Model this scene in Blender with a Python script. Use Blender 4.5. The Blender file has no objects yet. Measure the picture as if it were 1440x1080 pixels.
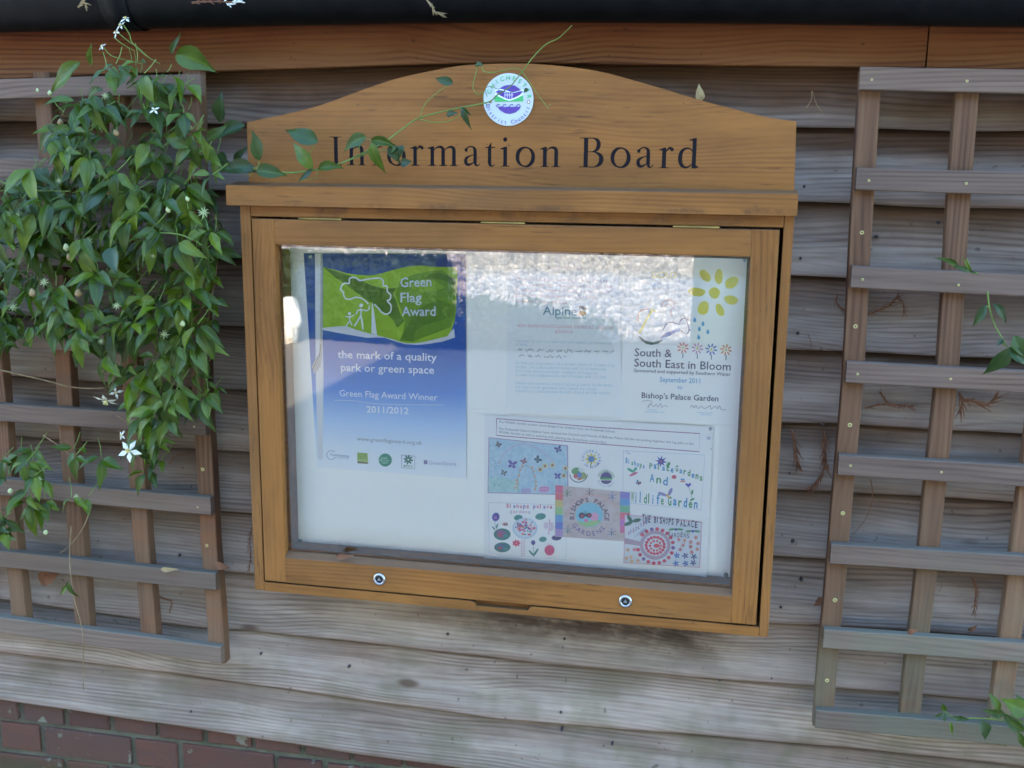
import bpy, bmesh, math, random
from mathutils import Vector, Matrix
R = math.radians
rnd = random.Random(11)
scene = bpy.context.scene
COL = scene.collection

# ------------------------------------------------------------------ camera
D, CH, F = 1.94, 1.60, 1500.0
YAW, PITCH, ROLL = -0.19718, -0.19944, 0.011286
def basis():
    sy, cy, sp, cp = math.sin(YAW), math.cos(YAW), math.sin(PITCH), math.cos(PITCH)
    fw = Vector((sy*cp, cy*cp, sp)); r = Vector((cy, -sy, 0)); u = r.cross(fw)
    c, s = math.cos(ROLL), math.sin(ROLL)
    return r*c+u*s, u*c-r*s, fw
RT, UP, FW = basis()
CAM = Vector((0, -D, CH))
def at(px, py, Y=0.0):
    """point of the plane y=Y seen at picture point (px, py) of the 1440x1080 photograph"""
    d = FW + RT*((px-720)/F) + UP*(-(py-540)/F)
    return CAM + d*((Y-CAM.y)/d.y)
cam = bpy.data.cameras.new('camera'); cam.sensor_width = 36; cam.lens = F/1440*36
cam.clip_start = 0.05; cam.clip_end = 900
co = bpy.data.objects.new('camera', cam)
m = Matrix((RT, UP, -FW)).transposed().to_4x4(); m.translation = CAM
co.matrix_world = m; COL.objects.link(co); scene.camera = co

# ------------------------------------------------------------------ light
SUN_EL = 19.0
w = bpy.data.worlds.new('World'); scene.world = w; w.use_nodes = True
nt = w.node_tree; bg = nt.nodes['Background']
sky = nt.nodes.new('ShaderNodeTexSky'); sky.sky_type = 'NISHITA'; sky.sun_disc = False
sky.sun_elevation = R(SUN_EL); sky.sun_rotation = 0.0; sky.air_density = 1.0; sky.dust_density = 0.6; sky.ozone_density = 3.2
nt.links.new(sky.outputs[0], bg.inputs[0]); bg.inputs[1].default_value = 0.15
sl = bpy.data.lights.new('sun', 'SUN'); sl.energy = 2.9; sl.angle = R(0.5); sl.color = (1.0, 0.94, 0.86)
so = bpy.data.objects.new('sun', sl); so.rotation_euler = (R(-(90-SUN_EL)), 0, 0); COL.objects.link(so)
scene.view_settings.view_transform = 'Standard'; scene.view_settings.look = 'None'
scene.view_settings.exposure = 4.65; scene.view_settings.gamma = 1.0
scene.cycles.max_bounces = 8; scene.cycles.transparent_max_bounces = 12
scene.cycles.use_denoising = True
scene.cycles.filter_width = 1.6
scene.cycles.caustics_reflective = False; scene.cycles.caustics_refractive = False
scene.render.film_transparent = False

# ------------------------------------------------------------------ object helpers
def wl(o):      # world location of a parent
    v = Vector((0, 0, 0))
    while o is not None:
        v = v + o.location; o = o.parent
    return v
def thing(name, label, cat, loc, group=None):
    o = bpy.data.objects.new(name, None); o.empty_display_size = 0.05; o.location = loc
    COL.objects.link(o); tag(o, label, cat, group); return o
def tag(o, label=None, cat=None, group=None, kind=None):
    if label: o['label'] = label
    if cat: o['category'] = cat
    if group: o['group'] = group
    if kind: o['kind'] = kind
    return o
def obj(name, verts, faces, mat, parent=None, smooth=False, uv=None, mats=None):
    verts = [Vector(v) for v in verts]
    lo = [min(v[i] for v in verts) for i in range(3)]; hi = [max(v[i] for v in verts) for i in range(3)]
    c = Vector([(a+b)/2 for a, b in zip(lo, hi)])
    me = bpy.data.meshes.new(name); me.from_pydata([v-c for v in verts], [], faces)
    if mat: me.materials.append(mat)
    if uv:
        L = me.uv_layers.new(name='UVMap')
        for lp in me.loops: L.data[lp.index].uv = uv[lp.vertex_index]
    if smooth: me.polygons.foreach_set('use_smooth', [True]*len(me.polygons))
    me.update()
    o = bpy.data.objects.new(name, me); COL.objects.link(o)
    if parent is not None:
        o.parent = parent; o.location = c - wl(parent)
    else: o.location = c
    return o
class MB:
    def __init__(s): s.v = []; s.f = []
    def add(s, vs, fs):
        n = len(s.v); s.v += [Vector(v) for v in vs]; s.f += [tuple(i+n for i in f) for f in fs]; return s
    def box(s, a, b, ch=0.0):
        if ch <= 0:
            x0, y0, z0 = a; x1, y1, z1 = b
            return s.add([(x0,y0,z0),(x1,y0,z0),(x1,y1,z0),(x0,y1,z0),(x0,y0,z1),(x1,y0,z1),(x1,y1,z1),(x0,y1,z1)],
                         [(0,3,2,1),(4,5,6,7),(0,1,5,4),(1,2,6,5),(2,3,7,6),(3,0,4,7)])
        bm = bmesh.new(); bmesh.ops.create_cube(bm, size=1)
        for v in bm.verts: v.co = Vector([(p+q)/2 + c*(q-p) for p, q, c in zip(a, b, v.co)])
        bmesh.ops.bevel(bm, geom=bm.edges[:], offset=ch, segments=2, profile=0.6, affect='EDGES')
        bm.verts.index_update()
        vs = [v.co.copy() for v in bm.verts]; fs = [tuple(v.index for v in f.verts) for f in bm.faces]
        bm.free(); return s.add(vs, fs)
    def prism(s, pts, y0, y1):          # pts: (x,z) counter-clockwise seen from -Y ; y0 front
        n = len(pts)
        vs = [(x, y0, z) for x, z in pts] + [(x, y1, z) for x, z in pts]
        fs = [tuple(range(n)), tuple(range(2*n-1, n-1, -1))] + [(i, i+n, (i+1) % n+n, (i+1) % n) for i in range(n)]
        return s.add(vs, fs)
    def tube(s, pts, r, seg=6, r1=None):
        pts = [Vector(p) for p in pts]; n = len(pts); r1 = r if r1 is None else r1
        vs = []; fs = []; prev = None
        for i, p in enumerate(pts):
            t = (pts[min(i+1, n-1)]-pts[max(i-1, 0)]).normalized()
            a = prev if prev is not None else Vector((0, 1, 0.3))
            a = (a - t*a.dot(t)).normalized(); prev = a; b = t.cross(a)
            rr = r+(r1-r)*i/max(1, n-1)
            for k in range(seg):
                q = 2*math.pi*k/seg; vs.append(p+(a*math.cos(q)+b*math.sin(q))*rr)
        for i in range(n-1):
            for k in range(seg):
                fs.append((i*seg+k, i*seg+(k+1) % seg, (i+1)*seg+(k+1) % seg, (i+1)*seg+k))
        fs.append(tuple(range(seg-1, -1, -1))); fs.append(tuple((n-1)*seg+k for k in range(seg)))
        return s.add(vs, fs)
    def lathe(s, c, axis, prof, seg=20):    # prof: (radius, height along axis)
        c = Vector(c); ax = Vector(axis).normalized(); a = ax.orthogonal().normalized(); b = ax.cross(a)
        vs = []; fs = []
        for r, h in prof:
            for k in range(seg):
                q = 2*math.pi*k/seg; vs.append(c+ax*h+(a*math.cos(q)+b*math.sin(q))*r)
        for i in range(len(prof)-1):
            for k in range(seg):
                fs.append((i*seg+k, i*seg+(k+1) % seg, (i+1)*seg+(k+1) % seg, (i+1)*seg+k))
        fs.append(tuple(range(seg-1, -1, -1))); fs.append(tuple((len(prof)-1)*seg+k for k in range(seg)))
        return s.add(vs, fs)
    def build(s, name, mat, parent=None, smooth=False):
        return obj(name, s.v, s.f, mat, parent, smooth)
def smooth_pts(P, n=6):
    P = [Vector(p) for p in P]; out = []
    for i in range(len(P)-1):
        a = P[max(i-1, 0)]; b = P[i]; c = P[i+1]; d = P[min(i+2, len(P)-1)]
        for k in range(n):
            t = k/n
            out.append(0.5*((2*b)+(c-a)*t+(2*a-5*b+4*c-d)*t*t+(3*b-a-3*c+d)*t**3))
    out.append(P[-1]); return out
def lerp_tab(tab, x):
    if x <= tab[0][0]: return tab[0][1]
    for (a, b), (c, d) in zip(tab, tab[1:]):
        if x <= c: return b+(d-b)*(x-a)/(c-a)
    return tab[-1][1]

# ------------------------------------------------------------------ material helpers
class N:
    def __init__(s, name):
        s.m = bpy.data.materials.new(name); s.m.use_nodes = True; s.t = s.m.node_tree
        s.b = s.t.nodes['Principled BSDF']; s.b.inputs['Specular IOR Level'].default_value = 0.2; s.out = s.t.nodes['Material Output']
    def n(s, typ, **kw):
        x = s.t.nodes.new(typ)
        for k, v in kw.items(): setattr(x, k, v)
        return x
    def put(s, sock, v):
        if hasattr(v, 'is_output') or isinstance(v, bpy.types.NodeSocket): s.t.links.new(v, sock)
        elif isinstance(v, (tuple, list)) and len(v) == 3 and sock.type == 'RGBA': sock.default_value = (*v, 1)
        else: sock.default_value = v
    def math(s, op, a, b=None, c=None, clamp=False):
        x = s.n('ShaderNodeMath', operation=op, use_clamp=clamp); s.put(x.inputs[0], a)
        if b is not None: s.put(x.inputs[1], b)
        if c is not None: s.put(x.inputs[2], c)
        return x.outputs[0]
    def vmath(s, op, a, b):
        x = s.n('ShaderNodeVectorMath', operation=op); s.put(x.inputs[0], a); s.put(x.inputs[1], b); return x.outputs[0]
    def noise(s, vec, scale, detail=3, rough=0.5, dist=0.0):
        x = s.n('ShaderNodeTexNoise'); s.put(x.inputs['Vector'], vec); x.inputs['Scale'].default_value = scale
        x.inputs['Detail'].default_value = detail; x.inputs['Roughness'].default_value = rough; x.inputs['Distortion'].default_value = dist
        return x.outputs[0]
    def voro(s, vec, scale, feat='F1', out=0, rnd=1.0):
        x = s.n('ShaderNodeTexVoronoi', feature=feat); s.put(x.inputs['Vector'], vec); x.inputs['Scale'].default_value = scale
        x.inputs['Randomness'].default_value = rnd
        return x.outputs[out]
    def mix(s, f, a, b, blend='MIX'):
        x = s.n('ShaderNodeMix', data_type='RGBA', blend_type=blend); s.put(x.inputs[0], f); s.put(x.inputs[6], a); s.put(x.inputs[7], b)
        return x.outputs[2]
    def step(s, v, a, b, lo=0.0, hi=1.0):
        x = s.n('ShaderNodeMapRange', interpolation_type='SMOOTHSTEP'); s.put(x.inputs[0], v)
        x.inputs[1].default_value = a; x.inputs[2].default_value = b; x.inputs[3].default_value = lo; x.inputs[4].default_value = hi
        return x.outputs[0]
    def ramp(s, f, stops):
        x = s.n('ShaderNodeValToRGB'); s.put(x.inputs[0], f); e = x.color_ramp.elements
        while len(e) < len(stops): e.new(0.5)
        for k, (p, c) in enumerate(stops): e[k].position = p; e[k].color = (*c, 1)
        return x.outputs[0]
    def pos(s): return s.n('ShaderNodeNewGeometry').outputs['Position']
    def sep(s, v):
        x = s.n('ShaderNodeSeparateXYZ'); s.put(x.inputs[0], v); return x.outputs
    def comb(s, x_, y_, z_):
        x = s.n('ShaderNodeCombineXYZ'); s.put(x.inputs[0], x_); s.put(x.inputs[1], y_); s.put(x.inputs[2], z_); return x.outputs[0]
    def rand(s): return s.n('ShaderNodeObjectInfo').outputs['Random']
    def bump(s, h, strength, dist=0.001):
        x = s.n('ShaderNodeBump'); x.inputs['Strength'].default_value = strength; x.inputs['Distance'].default_value = dist
        s.put(x.inputs['Height'], h); s.t.links.new(x.outputs[0], s.b.inputs['Normal'])
    def set(s, **kw):
        for k, v in kw.items(): s.put(s.b.inputs[k.replace('_', ' ')], v)
        return s.m
def flat(name, col, rough=0.6, metal=0.0, spec=None):
    q = N(name); q.set(Base_Color=col, Roughness=rough, Metallic=metal)
    if spec is not None: q.b.inputs['Specular IOR Level'].default_value = spec
    return q.m

def grain(q, vertical=False, seed=1.0):
    """returns rings, fibre, knot, position outputs for a plank lying along X (or Z)"""
    p = q.pos(); rx = q.rand(); x, y, z = q.sep(p)
    if vertical: x, z = z, x
    ox = q.math('MULTIPLY', rx, 37.0*seed); oz = q.math('MULTIPLY', rx, 19.0)
    X = q.math('ADD', x, ox); Z = q.math('ADD', z, oz)
    big = q.noise(q.comb(q.math('MULTIPLY', X, 0.9), y, q.math('MULTIPLY', Z, 6.0)), 1.0, 1, 0.4)
    kv = q.comb(q.math('MULTIPLY', X, 2.6), 0.0, q.math('MULTIPLY', Z, 6.5))
    kd = q.voro(kv, 1.0)
    knot = q.step(kd, 0.085, 0.04)
    halo = q.step(kd, 0.55, 0.05)
    a = q.math('ADD', q.math('MULTIPLY', Z, 760.0), q.math('MULTIPLY', big, 60.0))
    a = q.math('ADD', a, q.math('MULTIPLY', halo, 13.0))
    s1 = q.math('SINE', a); rings = q.math('MULTIPLY_ADD', s1, 0.5, 0.5)
    rings = q.math('POWER', rings, 2.2)
    gate = q.step(q.noise(q.comb(q.math('MULTIPLY', X, 2.0), y, q.math('MULTIPLY', Z, 16.0)), 1.0, 3, 0.6), 0.38, 0.66, 0.12, 1.0)
    rings = q.math('MULTIPLY', rings, gate)
    fib = q.noise(q.comb(q.math('MULTIPLY', X, 6.0), q.math('MULTIPLY', y, 60.0), q.math('MULTIPLY', Z, 330.0)), 1.0, 3, 0.6)
    fib2 = q.noise(q.comb(q.math('MULTIPLY', X, 3.0), y, q.math('MULTIPLY', Z, 70.0)), 1.0, 3, 0.6)
    return rings, fib, fib2, knot, halo, (X, y, Z)

def mat_siding():
    q = N('weathered_siding'); rings, fib, fib2, knot, halo, P = grain(q)
    wx, wy, wz = q.sep(q.pos())
    uv = q.n('ShaderNodeUVMap').outputs[0]; u, v, _ = q.sep(uv)
    f = q.math('ADD', q.math('MULTIPLY', rings, 0.22), q.math('ADD', q.math('MULTIPLY', fib2, 0.52), q.math('MULTIPLY', fib, 0.34)))
    grey = q.ramp(f, [(0.32, (0.2602, 0.2033, 0.1635)), (0.54, (0.1735, 0.1244, 0.0939)), (0.92, (0.0477, 0.0252, 0.0154))])
    brown = q.ramp(f, [(0.28, (0.1078, 0.0503, 0.0217)), (0.55, (0.0557, 0.0246, 0.0103)), (0.95, (0.0152, 0.0062, 0.0027))])
    # unweathered timber at lap tops and under the eaves, there darkened by painted eave shade
    nz = q.noise(q.pos(), 5.0, 3, 0.6)
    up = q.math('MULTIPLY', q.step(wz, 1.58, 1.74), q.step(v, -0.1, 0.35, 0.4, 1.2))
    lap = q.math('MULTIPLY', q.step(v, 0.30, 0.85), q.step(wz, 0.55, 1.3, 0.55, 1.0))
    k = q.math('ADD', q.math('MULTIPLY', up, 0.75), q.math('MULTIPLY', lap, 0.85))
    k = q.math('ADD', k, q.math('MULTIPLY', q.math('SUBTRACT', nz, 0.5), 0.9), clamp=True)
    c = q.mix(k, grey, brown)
    # run-off stain under the notice board
    sx = q.math('MULTIPLY', q.step(wx, -0.72, -0.25), q.step(wx, 0.10, -0.02))
    sz = q.math('MULTIPLY', q.step(wz, 0.64, 0.74), q.step(wz, 0.86, 0.80))
    sn = q.step(q.noise(q.comb(q.math('MULTIPLY', wx, 9.0), 0.0, q.math('MULTIPLY', wz, 20.0)), 1.0, 4, 0.65), 0.36, 0.62)
    st = q.math('MULTIPLY', q.math('MULTIPLY', sx, sz), q.math('MULTIPLY', sn, 0.95))
    c = q.mix(st, c, (0.0245, 0.0105, 0.0046))
    c = q.mix(q.step(wz, 1.70, 1.84, 0.0, 0.75), c, (0.0245, 0.0098, 0.0040))  # shadow of the eaves painted into the top boards
    # algae low down
    al = q.math('MULTIPLY', q.step(wz, 0.80, 0.50), q.step(q.noise(q.pos(), 7.0, 3, 0.6), 0.42, 0.68))
    al = q.math('MULTIPLY', al, q.step(wx, -1.6, 0.6, 0.45, 1.0))
    edge = q.math('MULTIPLY', q.step(v, 0.12, 0.0), 0.35)
    c = q.mix(q.math('MULTIPLY', al, 0.55), c, (0.0615, 0.0593, 0.0200))
    c = q.mix(edge, c, (0.0982, 0.0349, 0.0114))
    c = q.mix(q.step(v, 0.78, 0.88, 0.0, 0.92), c, (0.0179, 0.0076, 0.0034))  # dark band below each butt edge: lap shadow put into the colour
    spots = q.step(q.noise(q.pos(), 60.0, 2, 0.5), 0.70, 0.76)
    c = q.mix(q.math('MULTIPLY', spots, 0.6), c, (0.0573, 0.0349, 0.0228))
    blot = q.step(q.noise(q.comb(q.math('MULTIPLY', wx, 4.0), wy, q.math('MULTIPLY', wz, 14.0)), 1.0, 4, 0.6), 0.35, 0.75, 0.78, 1.18)
    c = q.mix(1.0, c, q.comb(blot, blot, blot), 'MULTIPLY')
    tone = q.math('MULTIPLY_ADD', q.rand(), 0.22, 0.89)
    c = q.mix(1.0, c, q.comb(tone, tone, tone), 'MULTIPLY')
    c = q.mix(q.math('MULTIPLY', knot, 0.8), c, (0.0491, 0.0244, 0.0126))
    h = q.math('ADD', q.math('MULTIPLY', rings, -0.6), q.math('MULTIPLY', fib, 0.9))
    q.bump(h, 0.4, 0.0010)
    return q.set(Base_Color=c, Roughness=0.82)
def mat_trellis(vertical):
    q = N('trellis_wood_v' if vertical else 'trellis_wood_h'); rings, fib, fib2, knot, halo, P = grain(q, vertical)
    wx, wy, wz = q.sep(q.pos())
    f = q.math('ADD', q.math('MULTIPLY', rings, 0.3), q.math('MULTIPLY', fib2, 0.8))
    if vertical:
        c = q.ramp(f, [(0.2, (0.1414, 0.0722, 0.0357)), (0.55, (0.0884, 0.0413, 0.0208)), (0.95, (0.0353, 0.0152, 0.0078))])
        red = q.step(q.noise(q.comb(wx, wy, q.math('MULTIPLY', wz, 3.0)), 4.0, 3, 0.6), 0.52, 0.72)
        red = q.math('MULTIPLY', red, q.step(wx, -0.6, -1.0))
        c = q.mix(q.math('MULTIPLY', red, 0.6), c, (0.1414, 0.0516, 0.0194))
    else:
        c = q.ramp(f, [(0.2, (0.1307, 0.0840, 0.0585)), (0.55, (0.0884, 0.0550, 0.0391)), (0.95, (0.0410, 0.0234, 0.0156))])
    nrm = q.n('ShaderNodeNewGeometry').outputs['Normal']; nz = q.sep(nrm)[2]
    top = q.math('MULTIPLY', q.step(nz, 0.3, 0.9), q.step(wz, 1.5, 0.8))
    c = q.mix(q.math('MULTIPLY', top, 0.6), c, (0.0918, 0.0861, 0.0650))
    al = q.math('MULTIPLY', q.step(wz, 1.15, 0.55), q.step(wx, -0.6, 0.3, 0.25, 1.0))
    al = q.math('MULTIPLY', al, q.step(q.noise(q.pos(), 9.0, 3, 0.6), 0.30, 0.60))
    c = q.mix(q.math('MULTIPLY', al, 0.55), c, (0.0849, 0.0895, 0.0553))
    tone = q.math('MULTIPLY_ADD', q.rand(), 0.3, 0.85)
    c = q.mix(1.0, c, q.comb(tone, tone, tone), 'MULTIPLY')
    q.bump(q.math('ADD', q.math('MULTIPLY', rings, -0.3), fib), 0.35, 0.0008)
    return q.set(Base_Color=c, Roughness=0.8)
def mat_oak(vertical, name):
    q = N(name); rings, fib, fib2, knot, halo, P = grain(q, vertical)
    X, y, Z = P
    f = q.math('ADD', q.math('MULTIPLY', rings, 0.28), q.math('MULTIPLY', fib2, 0.7))
    c = q.ramp(f, [(0.25, (0.1781, 0.0692, 0.0144)), (0.6, (0.1349, 0.0484, 0.0095)), (0.95, (0.0690, 0.0221, 0.0045))])
    # dark open pores in thin dashes
    pv = q.comb(q.math('MULTIPLY', X, 16.0), y, q.math('MULTIPLY', q.math('ADD', Z, q.math('MULTIPLY', fib2, 0.01)), 260.0))
    pores = q.step(q.noise(pv, 1.0, 2, 0.5), 0.60, 0.69)
    patch = q.step(q.noise(q.comb(q.math('MULTIPLY', X, 4.0), y, q.math('MULTIPLY', Z, 11.0)), 1.0, 2, 0.5), 0.40, 0.62)
    c = q.mix(q.math('MULTIPLY', q.math('MULTIPLY', pores, patch), 0.55), c, (0.0344, 0.0123, 0.0036))
    bl = q.step(q.noise(q.comb(q.math('MULTIPLY', X, 3.0), y, q.math('MULTIPLY', Z, 9.0)), 1.0, 4, 0.65), 0.3, 0.7, 0.74, 1.15)
    c = q.mix(1.0, c, q.comb(bl, bl, bl), 'MULTIPLY')
    grey = q.step(q.noise(q.comb(q.math('MULTIPLY', X, 2.0), y, q.math('MULTIPLY', Z, 5.0)), 1.0, 4, 0.6), 0.45, 0.8)
    c = q.mix(q.math('MULTIPLY', grey, 0.32), c, (0.0775, 0.0469, 0.0234))
    pz = q.sep(q.pos())[2]
    dirt = q.math('MULTIPLY', q.step(pz, 1.497, 1.528), q.step(pz, 1.545, 1.535))
    dirt = q.math('MULTIPLY', dirt, q.step(q.noise(q.pos(), 16.0, 4, 0.65), 0.48, 0.66))
    c = q.mix(q.math('MULTIPLY', dirt, 0.7), c, (0.0488, 0.0201, 0.0081))
    nrm = q.n('ShaderNodeNewGeometry').outputs['Normal']; nz = q.sep(nrm)[2]
    top = q.math('MULTIPLY', q.step(nz, 0.25, 0.8), 0.70)
    c = q.mix(top, c, (0.0711, 0.0415, 0.0212))
    c = q.mix(q.math('MULTIPLY', q.step(q.noise(q.pos(), 90.0, 2, 0.5), 0.70, 0.76), 0.5), c, (0.0690, 0.0296, 0.0112))
    q.bump(q.math('ADD', fib, q.math('MULTIPLY', pores, -1.0)), 0.25, 0.0006)
    return q.set(Base_Color=c, Roughness=0.5)
def mat_fascia():
    q = N('fascia_timber'); rings, fib, fib2, knot, halo, P = grain(q)
    wz = q.sep(q.pos())[2]; wx = q.sep(q.pos())[0]
    f = q.math('ADD', q.math('MULTIPLY', rings, 0.5), q.math('MULTIPLY', fib2, 0.7))
    a = q.ramp(f, [(0.2, (0.1192, 0.0273, 0.0050)), (0.6, (0.0780, 0.0155, 0.0027)), (0.95, (0.0321, 0.0055, 0.0011))])
    b = q.ramp(f, [(0.2, (0.1513, 0.0612, 0.0193)), (0.6, (0.1054, 0.0338, 0.0091)), (0.95, (0.0413, 0.0096, 0.0025))])
    uv = q.sep(q.n('ShaderNodeUVMap').outputs[0])
    k = q.math('ADD', q.step(uv[1], 0.75, 0.08), q.math('MULTIPLY', q.math('SUBTRACT', q.noise(q.pos(), 6.0, 3, 0.6), 0.5), 1.2), clamp=True)  # upper fascia darker, with the shade at its top put into the colour
    c = q.mix(k, a, b)
    c = q.mix(q.math('MULTIPLY', knot, 0.7), c, (0.0459, 0.0113, 0.0027))
    c = q.mix(q.math('MULTIPLY', q.step(q.noise(q.pos(), 70.0, 2, 0.5), 0.69, 0.75), 0.6), c, (0.0275, 0.0096, 0.0034))
    q.bump(q.math('ADD', q.math('MULTIPLY', rings, -0.5), fib), 0.4, 0.001)
    return q.set(Base_Color=c, Roughness=0.7)
def mat_brick():
    q = N('brick'); p = q.pos(); r = q.rand()
    c = q.ramp(r, [(0.0, (0.0499, 0.0204, 0.0140)), (0.5, (0.0773, 0.0312, 0.0188)), (1.0, (0.0524, 0.0283, 0.0201))])
    c = q.mix(q.step(q.noise(p, 35.0, 4, 0.6), 0.35, 0.7, 0.0, 0.5), c, (0.0499, 0.0283, 0.0218))
    c = q.mix(q.math('MULTIPLY', q.step(q.noise(p, 26.0, 3, 0.6), 0.64, 0.70), 0.5), c, (0.1494, 0.1587, 0.1138))
    c = q.mix(q.math('MULTIPLY', q.step(q.sep(p)[2], 0.30, 0.20), q.step(q.noise(p, 10.0, 3, 0.6), 0.3, 0.6, 0.4, 0.9)), c, (0.0274, 0.0368, 0.0109))
    q.bump(q.noise(p, 150.0, 3, 0.6), 0.6, 0.002)
    return q.set(Base_Color=c, Roughness=0.9)
def mat_mortar():
    q = N('mortar'); p = q.pos()
    c = q.ramp(q.noise(p, 20.0, 4, 0.6), [(0.3, (0.0496, 0.0428, 0.0289)), (0.7, (0.0887, 0.0781, 0.0530))])
    c = q.mix(q.math('MULTIPLY', q.step(q.noise(p, 8.0, 3, 0.6), 0.4, 0.7), 0.5), c, (0.0313, 0.0327, 0.0149))
    q.bump(q.noise(p, 220.0, 3, 0.6), 0.8, 0.002)
    return q.set(Base_Color=c, Roughness=0.95)
def mat_leaf(name, lo, mid, hi, trans=0.28):
    q = N(name); r = q.math('FRACT', q.math('ADD', q.rand(), q.n('ShaderNodeNewGeometry').outputs['Random Per Island']))
    c = q.ramp(r, [(0.0, lo), (0.55, mid), (1.0, hi)])
    u, v, _ = q.sep(q.n('ShaderNodeUVMap').outputs[0])
    mid_ = q.step(q.math('ABSOLUTE', q.math('SUBTRACT', u, 0.5)), 0.045, 0.0)
    vn = q.math('SINE', q.math('MULTIPLY', q.math('ADD', v, q.math('MULTIPLY', q.math('ABSOLUTE', q.math('SUBTRACT', u, 0.5)), -0.9)), 60.0))
    c = q.mix(q.math('MULTIPLY', q.step(vn, 0.8, 1.0), 0.20), c, hi)
    c = q.mix(q.math('MULTIPLY', mid_, 0.5), c, tuple(min(1, x*1.6) for x in hi))
    c = q.mix(q.step(q.noise(q.pos(), 45.0, 2, 0.5), 0.4, 0.7, 0.0, 0.35), c, lo)
    q.bump(vn, 0.15, 0.0008)
    q.b.inputs['Specular IOR Level'].default_value = 0.28; q.set(Base_Color=c, Roughness=0.45)
    tr = q.n('ShaderNodeBsdfTranslucent'); q.put(tr.inputs[0], q.mix(0.5, c, (0.14, 0.28, 0.015)))
    mx = q.n('ShaderNodeMixShader'); mx.inputs[0].default_value = trans
    q.t.links.new(q.b.outputs[0], mx.inputs[1]); q.t.links.new(tr.outputs[0], mx.inputs[2]); q.t.links.new(mx.outputs[0], q.out.inputs[0])
    return q.m
def mat_noisy(name, a, b, scale, rough=0.8, bump=0.0):
    q = N(name); n = q.noise(q.pos(), scale, 4, 0.6)
    if bump: q.bump(n, bump, 0.002)
    return q.set(Base_Color=q.ramp(n, [(0.3, a), (0.7, b)]), Roughness=rough)
def mat_glass():
    q = N('window_glass'); q.t.nodes.remove(q.b)
    tr = q.n('ShaderNodeBsdfTransparent'); tr.inputs[0].default_value = (0.99, 0.995, 1.0, 1)
    gl = q.n('ShaderNodeBsdfGlossy'); gl.inputs['Roughness'].default_value = 0.012; gl.inputs[0].default_value = (1, 1, 1, 1)
    fr = q.n('ShaderNodeFresnel'); fr.inputs[0].default_value = 1.55
    k = q.math('MULTIPLY', fr.outputs[0], 1.0, clamp=True)
    wob = q.n('ShaderNodeBump'); wob.inputs['Strength'].default_value = 0.02; wob.inputs['Distance'].default_value = 0.002
    q.put(wob.inputs['Height'], q.noise(q.pos(), 9.0, 2, 0.5)); q.t.links.new(wob.outputs[0], gl.inputs['Normal'])
    mx = q.n('ShaderNodeMixShader'); q.put(mx.inputs[0], k)
    q.t.links.new(tr.outputs[0], mx.inputs[1]); q.t.links.new(gl.outputs[0], mx.inputs[2]); q.t.links.new(mx.outputs[0], q.out.inputs[0])
    return q.m

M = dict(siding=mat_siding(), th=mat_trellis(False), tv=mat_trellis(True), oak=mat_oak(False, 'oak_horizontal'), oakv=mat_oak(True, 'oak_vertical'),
         fascia=mat_fascia(), brick=mat_brick(), mortar=mat_mortar(), glass=mat_glass(),
         leaf=mat_leaf('clematis_leaf', (0.0143, 0.0280, 0.0009), (0.0362, 0.0616, 0.0015), (0.0876, 0.1197, 0.0033)),
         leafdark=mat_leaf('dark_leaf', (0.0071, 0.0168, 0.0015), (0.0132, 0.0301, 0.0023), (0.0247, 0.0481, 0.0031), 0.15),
         stem=mat_noisy('green_stem', (0.065, 0.10, 0.018), (0.12, 0.16, 0.035), 40), stemb=mat_noisy('brown_stem', (0.10, 0.060, 0.028), (0.20, 0.14, 0.075), 40),
         petal=flat('petal', (0.50, 0.49, 0.41), 0.6), bud=flat('bud', (0.30, 0.32, 0.15), 0.7), stamen=flat('stamen', (0.62, 0.52, 0.2), 0.7),
         dead=mat_noisy('dead_leaf', (0.07, 0.03, 0.015), (0.15, 0.06, 0.028), 60, 0.85), paledead=mat_noisy('pale_dead_leaf', (0.14, 0.09, 0.04), (0.25, 0.175, 0.08), 60, 0.8),
         gutter=mat_noisy('black_gutter', (0.002, 0.002, 0.0025), (0.005, 0.005, 0.0055), 30, 0.45, 0.1), roof=mat_noisy('roof_felt', (0.012, 0.012, 0.013), (0.03, 0.028, 0.026), 50, 0.9),
         brass=flat('brass', (0.20, 0.14, 0.045), 0.45, 0.7), steel=flat('steel', (0.36, 0.36, 0.37), 0.3, 1.0), darkhole=flat('dark_hole', (0.01, 0.01, 0.01), 0.6),
         screw=flat('yellow_zinc', (0.32, 0.27, 0.11), 0.4, 0.5), nail=flat('rusty_nail', (0.045, 0.036, 0.034), 0.7, 0.1),
         ink=flat('engraved_black', (0.006, 0.005, 0.007), 0.6, 0, 0.1), reveal=mat_noisy('case_lining', (0.20, 0.075, 0.024), (0.28, 0.115, 0.04), 15, 0.7))

M['crown'] = flat('blocker_crown', (0.024, 0.030, 0.018), 0.8)
M['gutter'].node_tree.nodes['Principled BSDF'].inputs['Specular IOR Level'].default_value = 0.09
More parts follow.
